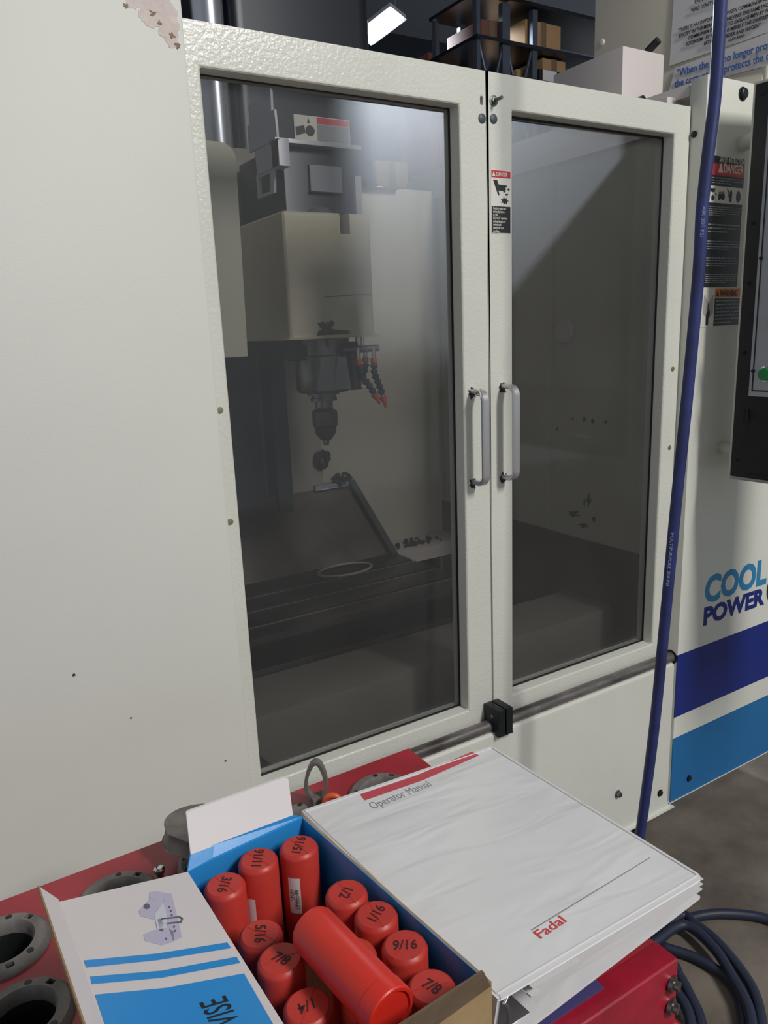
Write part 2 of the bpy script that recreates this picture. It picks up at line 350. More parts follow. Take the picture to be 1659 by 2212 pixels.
# flat bar handles
def handle(d, pt, pb, tie):
    x, zt, zb, out = pt.x, pt.z, pb.z, .040
    path = []; r = .017
    path.append(V((x, DY + .001, zt)))
    for i in range(9): t = i / 8 * math.pi / 2; path.append(V((x, DY - (out - r) - r * math.sin(t), zt - r + r * math.cos(t))))
    for i in range(9): t = i / 8 * math.pi / 2; path.append(V((x, DY - (out - r) - r * math.cos(t), zb + r - r * math.sin(t))))
    path.append(V((x, DY + .001, zb)))
    bm = bmesh.new(); rings = []
    for i, p in enumerate(path):
        a, b2 = path[max(0, i - 1)], path[min(len(path) - 1, i + 1)]; t = (b2 - a).normalized(); nrm = t.cross(V((1, 0, 0)))
        hw = .0055 if i in (0, len(path) - 1) else .0086
        rings.append([bm.verts.new(p + V((1, 0, 0)) * hw * cx + nrm * .0042 * cy) for cx, cy in ((-1, -.45), (-.72, -1), (.72, -1), (1, -.45), (1, .45), (.72, 1), (-.72, 1), (-1, .45))])
    for a, b2 in zip(rings, rings[1:]):
        for k in range(8): bm.faces.new((a[k], a[(k + 1) % 8], b2[(k + 1) % 8], b2[k]))
    bm.faces.new(rings[0]); bm.faces.new(rings[-1])
    h = done('handle', bm, ALU, d, .7)
    for z in (zt, zb):
        patch('grime_ring', (x, DY - .0003, z - .003), X1, Z1, .0095, .0105, .35, (0, .0006, 0), STAIN, d, 24, 5)
    return path
pl = handle(dl, onY(1020, 845, DY), onY(1023, 1041, DY), True)
handle(dr, onY(1086, 834, DY), onY(1089, 1029, DY), False)
zt = thing('zip_tie', (pl[0].x, 1.175, pl[0].z), 'clear white zip tie looped round the top of a door handle', 'zip tie')
TIE = mat('clear_nylon', '#d9d6c8', .35)
tube('loop', [(pl[0].x + .0095 * math.cos(t), 1.177 + .004 * math.sin(2 * t), pl[0].z + .0075 * math.sin(t)) for t in [i * .628 for i in range(10)]], .0014, TIE, zt, 6, True, 3)
tube('tail', [(pl[0].x - .006, 1.176, pl[0].z + .006), (pl[0].x - .008, 1.166, pl[0].z - .002), (pl[0].x - .012, 1.158, pl[0].z - .012)], .0016, TIE, zt, 6)
# guide pipe and clamp
PZ = .7005; PYY = 1.1815
gp = cyl('guide_rail', (.2, PYY, PZ), (1.585, PYY, PZ), .0135, PIPEM, mc, 24); gp['label'] = 'worn round steel guide rail'
lathe('rail_hole', (1.5648, PYY, PZ), (-1, 0, 0), [(0, 0), (.019, 0), (.019, .0015), (.0138, .0015)], BLACKM, mc)
for a, b2 in ((.9615, .9795), (.9825, 1.0005)):
    c = box('clamp_block', a, b2, 1.148, 1.198, .688, .748, BLACKM, mc, bev=.0012)
    lathe('clamp_screw', (a if a < .97 else b2, 1.170, .728), (-1 if a < .97 else 1, 0, 0), [(0, -.001), (.0045, -.001), (.0045, .001), (0, .0015)], STEEL, c, 14)
prism('bracket_tab', [(.960, FY - .0005, .692), (.985, FY - .0005, .692), (.985, FY - .0005, .676), (.962, FY - .0005, .668)], (0, .03, 0), CREAM, mc)
prism('bracket_tab', [(.992, FY - .002, .694), (1.006, FY - .002, .694), (1.006, FY - .002, .684), (.992, FY - .002, .682)], (0, .03, 0), CREAM, mc)
# warning label on the right door
a, b2 = onY(1060, 366, DY), onY(1103, 506, DY); wx0, wx1, wz1, wz0 = a.x, b2.x, a.z, onY(1060, 504, DY).z; ww = wx1 - wx0; wh = wz1 - wz0; sy = DY - .0006
def sign(name, x0, x1, z0, z1, y, m, parent, t=.0008): return box(name, x0, x1, y, y + t, z0, z1, m, parent)
wl = sign('warning_label', wx0, wx1, wz0, wz1, sy, SIGNW, mc, .0007); wl['label'] = 'narrow door label warning of cutting tools'
hz = wz1 - wh * .118
sign('red_header', wx0 + .001, wx1 - .001, hz, wz1 - .001, sy - .0003, SIGNR, wl)
text('lettering', 'DANGER', (wx0 + ww * .25, sy - .0005, hz + wh * .022), X1, Z1, wh * .088, SIGNW, wl, bold=.012, xs=.68)
prism('alert_triangle', [(wx0 + ww * x, sy - .0006, hz + wh * z) for x, z in ((.05, .02), (.21, .02), (.13, .095))], (0, .0006, 0), SIGNW, wl)
tz0 = wz0 + wh * .44
def pic(pts, sx0=wx0, sw=ww, sz0=None, sh=None, y=sy - .0004): return [(sx0 + sw * x, y, (tz0 if sz0 is None else sz0) + (hz - tz0 if sh is None else sh) * z) for x, z in pts]
HAND = [(.10, .92), (.30, .92), (.38, .76), (.80, .74), (.78, .68), (.72, .66), (.76, .60), (.70, .57), (.74, .52), (.64, .48), (.60, .55), (.40, .54), (.36, .58), (.42, .40), (.36, .36)]
def cutter(cx, cz, r, asp=1.45, n=7):
    o = []
    for i in range(n):
        t = 2 * math.pi * i / n
        o += [(cx + r * math.cos(t), cz + r / asp * math.sin(t)), (cx + .52 * r * math.cos(t + .55), cz + .52 * r / asp * math.sin(t + .55))]
    return o
prisms('pictogram', [pic(HAND), pic([(.88, .66), (.95, .60), (.90, .56), (.82, .60)]), pic([(.72, .44), (.86, .46), (.84, .40), (.74, .38)]), pic(cutter(.68, .19, .22))], (0, .0004, 0), SIGNB, wl)
sign('text_block', wx0 + .0012, wx1 - .0012, wz0 + .0012, tz0 - .0008, sy - .0003, SIGNB, wl)
text('lettering', 'Cutting tools can\nseriously injure\nor kill.\nDO NOT operate\nunless doors are\nclosed and\ninterlocks are\nworking.', (wx0 + ww * .08, sy - .0005, tz0 - wh * .058), X1, Z1, wh * .056, SIGNW, wl, bold=.008, xs=.72, line=.92)
# safety sign on the right panel
sx0, sx1, sw = 1.585, 1.712, .127
yy = FY - .0007
def zrow(v, u=1580): return onY(u, v, FY).z
s1 = zrow(341); s2 = zrow(357); s3 = zrow(382); s4 = zrow(405); s5 = zrow(441); s6 = zrow(620); s7 = zrow(704)
SG = sign('safety_sign', sx0, sx1, s6, s1, yy, SIGNB, mc); SG['label'] = 'tall black and red safety instruction sign'
text('lettering', 'SAFETY  INSTRUCTIONS', (sx0 + .034, yy - .0003, s2 + .004), X1, Z1, .0165, SIGNW, SG, xs=.52, bold=.006)
sign('red_header', sx0, sx1, s3, s2, yy - .0003, SIGNR, SG)
text('lettering', 'DANGER', (sx0 + .050, yy - .0006, s3 + .007), X1, Z1, .027, SIGNW, SG, xs=.66, bold=.015)
prism('alert_triangle', [(sx0 + .031, yy - .0006, s3 + .006), (sx0 + .049, yy - .0006, s3 + .006), (sx0 + .040, yy - .0006, s3 + .027)], (0, .0006, 0), SIGNW, SG)
sign('picture_strip', sx0, sx1, s5, s4, yy - .0003, SIGNW, SG)
pw = sw / 4.4; ph = s4 - s5; pl2 = []
for k in range(4):
    a = sx0 + .004 + k * .031
    P2 = lambda pts: pic(pts, a, .026, s5, ph, yy - .0006)
    if k == 0: pl2 += [P2([(.1, .85), (.8, .85), (.7, .6), (.1, .65)]), P2(cutter(.5, .28, .32, 1.3)), P2([(.8, .6), (1, .5), (.85, .42)])]
    if k == 1: pl2 += [P2([(.05, .25), (.1, .55), (.4, .6), (.5, .45), (.45, .25), (.2, .15)]), P2([(.7 + .28 * math.cos(t), .4 + .22 * math.sin(t)) for t in [i * .52 for i in range(12)]]), P2([(.1, .66), (.9, .70), (.9, .66), (.1, .62)])]
    if k == 2: pl2 += [P2([(.45, .1), (.4, .6), (.6, .9), (.8, .7), (.75, .1)]), P2([(.0, .9), (.3, .6), (.2, .3), (.4, .5), (.4, .65), (.1, .95)])]
    if k == 3: pl2 += [P2([(.5 + .32 * math.cos(t), .46 + .36 * math.sin(t)) for t in [i * .45 for i in range(14)]])]
prisms('pictogram', pl2, (0, .0005, 0), SIGNB, SG)
lines = []
def textlines(x0, x1, za, zb, n):
    for i in range(n):
        z = za - (za - zb) * (i + .5) / n; h = (za - zb) / n * .2; x = x0
        while x < x1 - .004:
            L = random.uniform(.004, .013); e = min(x1, x + L)
            if i == n - 1 and x > x0 + .6 * (x1 - x0): break
            lines.append([(x, yy - .0005, z - h), (e, yy - .0005, z - h), (e, yy - .0005, z + h), (x, yy - .0005, z + h)]); x = e + .002
textlines(sx0 + .012, sx1 - .004, s3 - .003, s4 + .004, 3)
dz = (s5 - s6) / 5
for k in range(5): textlines(sx0 + .006, sx1 - .004, s5 - k * dz - .006, s5 - (k + 1) * dz + .008, (5, 3, 4, 4, 5)[k])
tag(prisms('fine_print', lines, (0, .0005, 0), SIGNG, SG), kind='stuff')
WS = sign('manual_sign', sx0 - .004, sx1 + .03, s7, s6 - .002, yy, SIGNW, mc); WS['label'] = 'sign with an open manual drawing and orange warning header'
a0 = sx0 + .002; hh = s6 - s7
prisms('manual_drawing', [[(a0 + .042 * x, yy - .0005, s7 + hh * z) for x, z in p] for p in ([(.08, .35), (.12, .82), (.48, .62), (.46, .2)], [(.54, .2), (.54, .62), (.90, .82), (.96, .35)])], (0, .0005, 0), mat('sign_pale_grey', '#a8a59c', .5), WS)
prisms('pointing_hand', [[(a0 + .042 * x, yy - .0009, s7 + hh * z) for x, z in [(.36, .05), (.34, .32), (.44, .38), (.46, .6), (.52, .6), (.53, .38), (.64, .44), (.66, .3), (.56, .22), (.56, .05)]]], (0, .0005, 0), SIGNB, WS)
sign('orange_header', sx0 + .046, sx1 + .029, s6 - .002 - hh * .24, s6 - .003, yy - .0004, SIGNO, WS)
sign('text_block', sx0 + .046, sx1 + .029, s7 + .002, s6 - .002 - hh * .26, yy - .0004, SIGNB, WS)
text('lettering', 'WARNING', (sx0 + .064, yy - .0007, s6 - hh * .235), X1, Z1, .021, SIGNB, WS, xs=.66, bold=.015)
prism('alert_triangle', [(sx0 + .049, yy - .0007, s6 - hh * .235), (sx0 + .061, yy - .0007, s6 - hh * .235), (sx0 + .055, yy - .0007, s6 - hh * .07)], (0, .0005, 0), SIGNB, WS)
lines = []; yy -= .0006; textlines(sx0 + .05, sx1 + .02, s6 - hh * .3, s7 + .005, 7); tag(prisms('fine_print', lines, (0, .0005, 0), SIGNG, WS), kind='stuff'); yy += .0006

# ---- inside the enclosure
SIDEW = INNER
RW = box('inner_side_wall', 1.56, 1.58, 1.262, 2.19, .60, 2.0, SIDEW, mc)
RWX = 1.56
for (ya, yb, t) in ((1.27, 1.40, .003), (1.62, 1.78, .004), (1.79, 2.14, .006)):
    box('wall_sheet', RWX - t, RWX + .002, ya, yb, .955, 1.955, SIDEW, RW)
box('rim', 1.545, 1.60, 1.25, 2.32, 1.963, 2.036, PINKW, mc, bev=.003); box('rim_lip', 1.575, 1.64, 1.215, 2.32, 2.030, 2.057, PINKW, mc, bev=.002)
box('inner_rear_wall', .95, 1.562, 2.16, 2.19, .80, 1.985, INNER, mc)
box('rear_sill', 1.17, 1.56, 2.02, 2.16, .80, .842, PINKW, mc, bev=.003)
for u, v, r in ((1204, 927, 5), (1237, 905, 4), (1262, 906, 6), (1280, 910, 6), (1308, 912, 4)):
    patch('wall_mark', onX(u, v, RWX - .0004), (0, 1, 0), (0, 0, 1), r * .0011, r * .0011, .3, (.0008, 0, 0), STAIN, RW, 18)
for u, v, rx, ry in ((1240, 1110, 16, 8), (1272, 1080, 6, 14), (1260, 1135, 14, 5), (1282, 1122, 6, 6), (1262, 1085, 3, 10)):
    patch('coolant_stain', onX(u, v, RWX - .0004), (0, 1, -.1), (0, 0, 1), rx * .0012, ry * .0012, .45, (.0008, 0, 0), STAIN, RW, 26, 4)
lathe('round_boss', onX(1222, 716, RWX), (-1, 0, 0), [(0, -.001), (.034, -.001), (.034, .006), (.028, .012), (0, .012)], PINKW, RW, 28)
box('lower_wall', 1.552, 1.562, 1.262, 2.16, .55, .952, mat('brown_lower_wall', '#6a5d52', .4, hex2='#43392f', vscale=5), RW)  # lower band of the side wall in a darker mottled brown
# column, bellows and motor
CO = box('column', .45, 1.05, 2.10, 2.7, .3, 2.05, mat('column_paint', '#8d8878', .5, var=.2), mc, bev=.006)
box('way', .93, 1.035, 2.06, 2.11, .95, 1.52, mat('grey_way', '#a09b8e', .45, var=.15), CO, bev=.003)
box('way', .79, .83, 2.03, 2.11, .95, 1.55, DARKWAY, CO, bev=.003); box('way', .87, .915, 2.03, 2.11, .95, 1.55, DARKWAY, CO, bev=.003)
box('bellows', .60, .80, 2.0, 2.10, .98, 1.56, DARKWAY, mc, bev=.004)
cab = box('upper_column_cover', .885, 1.352, 2.18, 2.75, 1.98, 3.1, DARKM, mc, bev=.05, seg=6); cab['label'] = 'dark upper column cover'
# spindle head
hd = box('spindle_head', .766, .996, 1.65, 2.12, 1.538, 1.822, HEADC, mc, bev=.012, seg=3)
carve(hd, lambda bm: addbox(bm, .912, .938, 1.60, 1.70, 1.775, 1.86))
box('notch_shade', .9118, .9382, 1.694, 1.702, 1.7748, 1.8215, DARKM, hd)  # dark plate at the back of the notch, shade given as colour
patch('oil_stain', (.862, 1.6492, 1.556), X1, Z1, .022, .022, .5, (0, .001, 0), STAIN, hd, 30, 5); patch('oil_stain', (.895, 1.6492, 1.548), X1, Z1, .035, .009, .5, (0, .001, 0), STAIN, hd, 30, 5)
prism('paint_crack', [(.86, 1.6492, 1.632), (.90, 1.6492, 1.634), (.94, 1.6492, 1.636), (.99, 1.6492, 1.636), (.99, 1.6492, 1.638), (.94, 1.6492, 1.6385), (.90, 1.6492, 1.636), (.86, 1.6492, 1.634)], (0, .001, 0), STAIN, hd)
# drawbar motor and belt guard on top of the head
gx = onY(616, 303, 1.78).x; gxr = onY(778, 318, 1.78).x; gt = onY(616, 303, 1.78).z; GX = onY(600, 300, 1.76).x
mt = box('motor_guard', gx, gxr, 1.80, 2.08, 1.815, gt, DARKM, mc, bev=.003); mt['label'] = 'dark open-fronted belt guard above the head'
LGUARD = mat('pale_guard_metal', '#b7b7c2', .45, .2, var=.06)
box('front_strip', GX, gx, 1.76, 1.80, onY(600, 357, 1.76).z, onY(600, 297, 1.76).z, LGUARD, mt, bev=.001); box('top_lip', GX, gxr, 1.775, 1.81, gt - .006, gt + .004, GREYM, mt, bev=.001)
def plate(name, px, X, m): return prism(name, [onX(u, v, X) for u, v in px], (.006, 0, 0), m, mt)
plate('side_plate', [(550, 327), (600, 298), (602, 357), (556, 378)], GX, LGUARD)
fo_, fi_ = [(553, 379), (592, 362), (592, 416), (557, 430)], [(560, 384), (584, 373), (584, 413), (562, 421)]
prisms('frame_plate', [[onX(u, v, GX + .004) for u, v in (fo_[k], fo_[(k + 1) % 4], fi_[(k + 1) % 4], fi_[k])] for k in range(4)], (.006, 0, 0), LGUARD, mt); plate('opening_shade', [(556, 381), (588, 368), (588, 415), (558, 426)], GX + .03, DARKM)  # dark panel behind the frame, painted for the shade of the opening
plate('stepped_guard', [(534, 274), (540, 268), (592, 236), (597, 283), (598, 299), (538, 330)], GX + .012, LGUARD)
plate('stepped_guard', [(536, 230), (561, 212), (584, 195), (586, 241), (540, 270)], GX + .02, LGUARD)
plate('stepped_guard', [(562, 192), (581, 184), (584, 197), (563, 212)], GX + .026, LGUARD)
MG = mat('motor_grey', '#6d7079', .5, .2)
box('motor_face', onY(671, 400, 1.79).x, onY(740, 400, 1.79).x, 1.79, 1.81, onY(700, 415, 1.79).z, onY(700, 357, 1.79).z, MG, mt, bev=.003)
lathe('pulley', ((gx + gxr) / 2 - .01, 1.83, 1.822), (0, 0, 1), [(0, 0), (.05, 0), (.05, .02), (.035, .035), (0, .035)], MG, mt)
box('guard_post', gxr - .016, gxr + .002, 1.785, 1.802, 1.80, onY(775, 381, 1.79).z, GREYM, mt)
ga, gb2 = onY(634, 246, 2.176), onY(757, 313, 2.176); gs = box('guard_sign', ga.x, gb2.x, 2.176, 2.181, gb2.z, ga.z, SIGNW, mc); gw, gh = gb2.x - ga.x, ga.z - gb2.z
box('red_header', ga.x + gw * .4, gb2.x - .002, 2.1752, 2.178, ga.z - gh * .28, ga.z - .002, SIGNR, gs); box('text_block', ga.x + gw * .4, gb2.x - .002, 2.1752, 2.178, gb2.z + .002, ga.z - gh * .3, SIGNG, gs)
prisms('pictogram', [[(ga.x + gw * .38 * x, 2.1752, gb2.z + gh * z) for x, z in p] for p in ([(.05, .15), (.05, .5), (.45, .6), (.5, .3)], [(.72 + .22 * math.cos(t), .4 + .22 * math.sin(t)) for t in [i * .6 for i in range(10)]], [(.6, .7), (.66, .95), (.72, .7)])], (0, .001, 0), SIGNB, gs)
# spindle nose, tool ring
ny = 1.775; nx = onY(699, 850, ny).x
def zz(v): return onY(699, v, ny).z
def prof(rows): return [(r, zz(rows[0][1]) - zz(v)) for r, v in rows]
sp = lathe('spindle_nose', (nx, ny, zz(726)), (0, 0, -1), prof([(0, 726), (.073, 726), (.073, 742), (.062, 743), (.062, 766), (.066, 768), (.069, 800), (.069, 838), (.064, 846), (0, 846)]), STEEL, mc, 32)
box('nose_bracket', nx - .095, nx - .035, ny - .03, ny + .1, zz(775), zz(728), BLACKM, sp, bev=.004); box('nose_bracket', nx + .046, nx + .072, ny - .075, ny + .03, zz(842), zz(740), BLACKM, sp, bev=.006)
for dx in (-.042, .004): prism('drive_plate', [(nx + dx + .006, ny - .070, zz(772)), (nx + dx + .026, ny - .072, zz(772)), (nx + dx + .038, ny - .071, zz(838)), (nx + dx - .006, ny - .069, zz(838))], (0, .03, 0), GREYM, sp, bev=.002)
dc = thing('drill_chuck', (nx, ny, zz(960)), 'worn steel keyed drill chuck hanging from the mill spindle', 'drill chuck')
lathe('arbor', (nx, ny, zz(846)), (0, 0, -1), prof([(0, 846), (.042, 846), (.042, 852), (.032, 853), (.032, 858), (.034, 859), (.034, 865), (.022, 867), (.023, 880), (.011, 881), (.011, 886), (0, 886)]), STEEL, dc, 28)
lathe('sleeve', (nx, ny, zz(882)), (0, 0, -1), prof([(0, 882), (.022, 882), (.032, 888), (.033, 893), (.033, 918), (.028, 924), (.027, 936), (.014, 950), (0, 950)]), mat('chuck_steel', '#7a7168', .38, .8, hex2='#4d453e', vscale=60, bump=.5, bscale=300, stretch=(8, 8, .4)), dc, 32)
for k in range(3):
    t = k * 2.094 + .4; cyl('jaw', (nx + .008 * math.cos(t), ny + .008 * math.sin(t), zz(949)), (nx + .005 * math.cos(t), ny + .005 * math.sin(t), zz(962)), .004, STEEL, dc, 8)
# coolant manifold and segmented hoses
mx = box('coolant_manifold', .955, 1.02, 1.70, 1.715, 1.500, 1.515, STEEL, mc, bev=.003)
cyl('manifold_pipe', (.93, 1.705, 1.508), (1.035, 1.705, 1.508), .009, STEEL, mx); cyl('riser', (.975, 1.705, 1.51), (.975, 1.705, 1.56), .005, CHROME, mx); cyl('riser', (.99, 1.705, 1.51), (.99, 1.705, 1.56), .005, CHROME, mx)
def lochose(x0, y0, z0, pts):
    path = smoothpath(pts, 10); bm = bmesh.new(); L = [0]
    for a, b2 in zip(path, path[1:]): L.append(L[-1] + (b2 - a).length)
    def at(s):
        for i in range(len(L) - 1):
            if L[i + 1] >= s: return path[i].lerp(path[i + 1], (s - L[i]) / max(1e-9, L[i + 1] - L[i]))
        return path[-1]
    s = 0
    while s < L[-1] - .008:
        a = at(s); d = at(min(L[-1], s + .014)) - a
        addlathe(bm, a, d, [(.0045, 0), (.0095, .002), (.0095, .006), (.0065, .010), (.0055, .015)], 12); s += .0135
    h = done('coolant_hose', bm, LOCB, mc, .6); a = path[0]
    lathe('connector', a + V((0, 0, .016)), (0, 0, -1), [(0, 0), (.009, 0), (.009, .012), (.006, .016), (0, .016)], ORANGE, h, 8)
    cyl('stem', a + V((0, 0, .015)), a + V((0, 0, .045)), .0055, CHROME, h, 12)
    e = path[-1]; d = (path[-1] - path[-3]).normalized()
    lathe('nozzle', e, d, [(0, 0), (.010, 0), (.010, .006), (.005, .016), (.004, .030), (0, .030)], ORANGE, h, 12)
lochose(0, 0, 0, [onY(775, 790, 1.70), onY(784, 815, 1.695), onY(797, 832, 1.69), onY(808, 850, 1.685)])
lochose(0, 0, 0, [onY(808, 787, 1.70), onY(809, 808, 1.695), onY(818, 828, 1.69), onY(827, 856, 1.685)])
lochose(0, 0, 0, [onY(790, 785, 1.735), onY(790, 795, 1.735), onY(786, 805, 1.735), onY(781, 818, 1.735)])
# tool changer cover
bm = bmesh.new(); zt2, zb2, xr = 1.901, 1.516, .574
addprism(bm, [(.30, 1.45, zb2), (xr, 1.45, zb2), (xr + .008, 1.45, zt2 - .03)] + [(xr + .008 - .025 + .025 * math.cos(t), 1.45, zt2 - .028 + .025 * math.sin(t)) for t in [i * math.pi / 12 for i in range(7)]] + [(.30, 1.45, zt2)], (0, .4, 0))
done('tool_changer_cover', bm, mat('cover_paint', '#d2cfbc', .45, var=.05), mc, bev=.004)
# table and way cover
tb = bmesh.new(); slots = (1.62, 1.72, 1.82)
ys = [1.545] + [v for s in slots for v in (s - .009, s + .009)] + [1.925]
for i in range(0, len(ys), 2): addbox(tb, -.1, 1.2, ys[i], ys[i + 1], .80, .88)
addbox(tb, -.1, 1.2, 1.545, 1.925, .76, .865)
TB = done('work_table', tb, TABLEM, mc, bev=.0015)
for s in slots: box('slot_edge', -.1, 1.2, s - .012, s - .0085, .8795, .8812, GREYM, TB)
box('table_apron', -.1, 1.55, 1.36, 1.54, .55, .79, mat('apron_paint', '#8f8a80', .45, var=.15), mc, bev=.01)
box('chip_pan', .2, 1.56, 1.262, 2.16, .50, .56, mat('chip_pan_metal', '#3a3532', .35, .5, var=.3), mc)
prism('chip_ramp', [(.2, 1.30, .76), (.2, 1.30, .56), (.62, 1.30, .56), (.46, 1.30, .76)], (0, .015, 0), DARKWAY, mc)
wc = prism('way_cover', [(.40, 1.925, .872), (1.20, 1.925, .872), (1.135, 2.06, 1.085), (.40, 2.06, 1.085)], (0, .012, .006), WAYM, mc)
prism('cover_edge', [(1.20, 1.918, .872), (1.135, 2.053, 1.093), (1.115, 2.053, 1.093), (1.180, 1.918, .872)], (0, -.010, .010), DARKWAY, wc)
box('cover_top_edge', 1.0, 1.135, 2.045, 2.07, 1.085, 1.10, GREYM, wc, bev=.002)
# oily clumps of chips
def clump(name, c, r, flat, lab, n=90):
    bm = bmesh.new(); c = V(c)
    for i in range(n):
        t = random.uniform(0, 6.28); q = math.sqrt(random.random()); s = random.uniform(.004, .008)
        p = c + V((math.cos(t) * q * r[0], random.uniform(-1, 1) * flat, math.sin(t) * q * r[1]))
        bmesh.ops.create_icosphere(bm, subdivisions=1, radius=s, matrix=Matrix.Translation(p) @ Matrix.Diagonal((1, .7, 1, 1)))
    o = done(name, bm, CHIPM, None, .8); tag(o, lab, 'metal chips', kind='stuff'); return o
clump('chip_clump', onY(697, 993, 2.048), (.026, .027), .006, 'round dark oily clump of metal chips stuck below the chuck')
clump('chip_clump', onY(738, 1036, 2.05), (.032, .022), .006, 'ragged pile of oily chips on top of the sloped way cover', 70)
clump('chip_clump', (1.36, 2.08, .848), (.11, .004), .03, 'thin scatter of oily chips on the white rear sill', 60)
rg = thing('plastic_ring', (.985, 1.86, .88), 'thin pale plastic hoop lying on the slotted work table', 'ring')
tube('hoop', [(.985 + .083 * math.cos(t), 1.855 + .05 * math.sin(t), .8858) for t in [i * .5236 for i in range(12)]], .004, mat('pale_plastic', '#a7a39a', .4), rg, 8, True, 4)

# ---------------------------------------------------------------- things on the enclosure's rim
wbx = thing('control_box', (1.675, 1.55, 2.075), 'off-white metal box standing on the rim of the milling machine', 'metal box')
box('body', 1.602, 1.753, 1.433, 1.672, 2.056, 2.201, PINKW, wbx, bev=.003); box('base_flange', 1.598, 1.757, 1.429, 1.676, 2.056, 2.07, PINKW, wbx, bev=.001)
cyl('cable_gland', (1.66, 1.433, 2.082), (1.66, 1.415, 2.082), .011, BLACKP, wbx)
hd2 = cyl('lever', onX(1398, 112, 1.735), onX(1423, 86, 1.74), .0095, BLACKP, wbx)
wg = thing('wedge_block', (1.585, 1.51, 2.056), 'small tan wedge block beside the off-white box on the rim', 'block')
prism('body', [(1.577, 1.55, 2.056), (1.577, 1.49, 2.056), (1.577, 1.465, 2.092), (1.577, 1.488, 2.098)], (.02, 0, 0), mat('tan_block', '#b8a999', .5), wg, bev=.002)

# ---------------------------------------------------------------- control pendant, swung out
ppx = 1.609
cp = thing('control_pendant', (1.66, .85, 1.18), 'black faced machine control panel with a green button, swung out on its arm', 'control panel')
PM = Matrix.Translation((ppx, 1.08, 0)) @ Matrix.Rotation(math.radians(4), 4, 'Z')
def pbox(name, x0, x1, y0, y1, z0, z1, m, parent, bev=0): return box(name, x0, x1, y0, y1, z0, z1, m, parent, bev=bev, M=PM)
hs = pbox('housing', .0, .16, -.62, 0.004, 1.180, 2.028, CREAM, cp, .006)
fp = pbox('face_plate', -.004, .002, -.615, -.004, 1.187, 2.021, BLACKP, cp, .002)
gpl = pbox('button_plate', -.006, .0, -.58, -.036, 1.374, 1.985, PENDG, cp, .002)
def pt(y, z, x=-.006): return PM @ V((x, y, z))
for y0, y1, z0, z1 in ((-.046, -.043, 1.385, 1.975), (-.57, -.043, 1.385, 1.388)):
    pbox('groove', -.0066, -.005, y0, y1, z0, z1, BLACKP, gpl)
for y, z in ((-.044, 1.43), (-.044, 1.67)): lathe('plate_screw', pt(y, z), PM.to_3x3() @ V((-1, 0, 0)), [(0, -.001), (.0045, -.001), (.004, .003), (0, .0035)], BLACKM, gpl, 12)
for y, z in ((-.018, 1.225), (-.018, 1.47), (-.018, 1.62), (-.018, 1.745), (-.018, 2.0)): lathe('face_screw', pt(y, z, -.004), PM.to_3x3() @ V((-1, 0, 0)), [(0, -.001), (.004, -.001), (.0035, .002), (0, .0025)], BLACKM, fp, 12)
gb = lathe('push_button', pt(-.075, 1.424), PM.to_3x3() @ V((-1, 0, 0)), [(0, -.001), (.017, -.001), (.017, .006), (.0145, .008)], CHROME, gpl, 24)
lathe('button_cap', pt(-.075, 1.424), PM.to_3x3() @ V((-1, 0, 0)), [(0, 0), (.0145, 0), (.0145, .011), (.012, .013), (0, .0135)], GREENB, gpl, 24)
lathe('dial', pt(-.095, 1.535), PM.to_3x3() @ V((-1, 0, 0)), [(0, -.001), (.02, -.001), (.018, .015), (0, .016)], mat('beige_dial', '#b5a58f', .4), gpl, 24)
dw = pbox('access_door', -.007, -.003, -.5, -.040, 1.200, 1.325, BLACKP, cp, .002)
pbox('door_hinge', -.009, -.003, -.040, -.030, 1.312, 1.345, BLACKM, cp, .001); pbox('door_pull', -.014, -.006, -.20, -.12, 1.232, 1.24, CHROME, dw, .001)
cyl('arm', (1.64, 1.06, 1.235), (1.70, FY + .002, 1.235), .016, CREAM, cp)
cyl('arm', (1.64, 1.06, 1.93), (1.70, FY + .002, 1.93), .016, CREAM, cp)

# ---------------------------------------------------------------- cabinet with posters behind the machine
CM = Matrix.Translation((1.9, 1.812, 0)) @ Matrix.Rotation(math.radians(6.5), 4, 'Z')
cw = box('electrical_cabinet', 0, .5, -.52, 0, .40, 2.9, mat('cabinet_paint', '#cfc8b8', .55, var=.05), mc, bev=.004, M=CM); cw['label'] = 'tall cream cabinet at the rear of the machine'
cn = CM.to_3x3() @ V((-1, 0, 0)); cy = CM.to_3x3() @ V((0, -1, 0)); co = CM @ V((0, 0, 0))
lathe('paint_bump', onP(1300, 92, co, cn), cn, [(0, -.001), (.011, -.001), (.008, .004), (0, .005)], PINKW, cw, 14)
def sheet(name, px, label, m, lift, warp=.0):
    o = co + cn * lift; pts = [onP(u, v, o, cn) for u, v in px]
    bm = bmesh.new(); N = 10; g = []
    for i in range(N + 1):
        row = []
        for j in range(N + 1):
            a, b2 = i / N, j / N
            p = pts[0].lerp(pts[1], a).lerp(pts[3].lerp(pts[2], a), b2)
            p = p + cn * warp * (math.sin(a * 7 + b2 * 2) + 1) * (.3 + b2)
            row.append(bm.verts.new(p))
        g.append(row)
    for i in range(N):
        for j in range(N): bm.faces.new((g[i][j], g[i + 1][j], g[i + 1][j + 1], g[i][j + 1]))
    bmesh.ops.solidify(bm, geom=bm.faces[:], thickness=.0006)
    t = done(name, bm, m, None, 1.2); tag(t, label, 'poster'); return t, pts
P1, pp = sheet('poster', [(1464, -130), (1790, -220), (1790, 25), (1447, 143)], 'white typed poster in black serif capitals taped to the cabinet', PAPER, .002, .001)
P2_, pq = sheet('poster', [(1458, 147), (1790, 22), (1790, 105), (1446, 199)], 'white banner with large blue lettering under the typed poster', PAPER, .003, .001)
ydir = V((0, 0, 1))
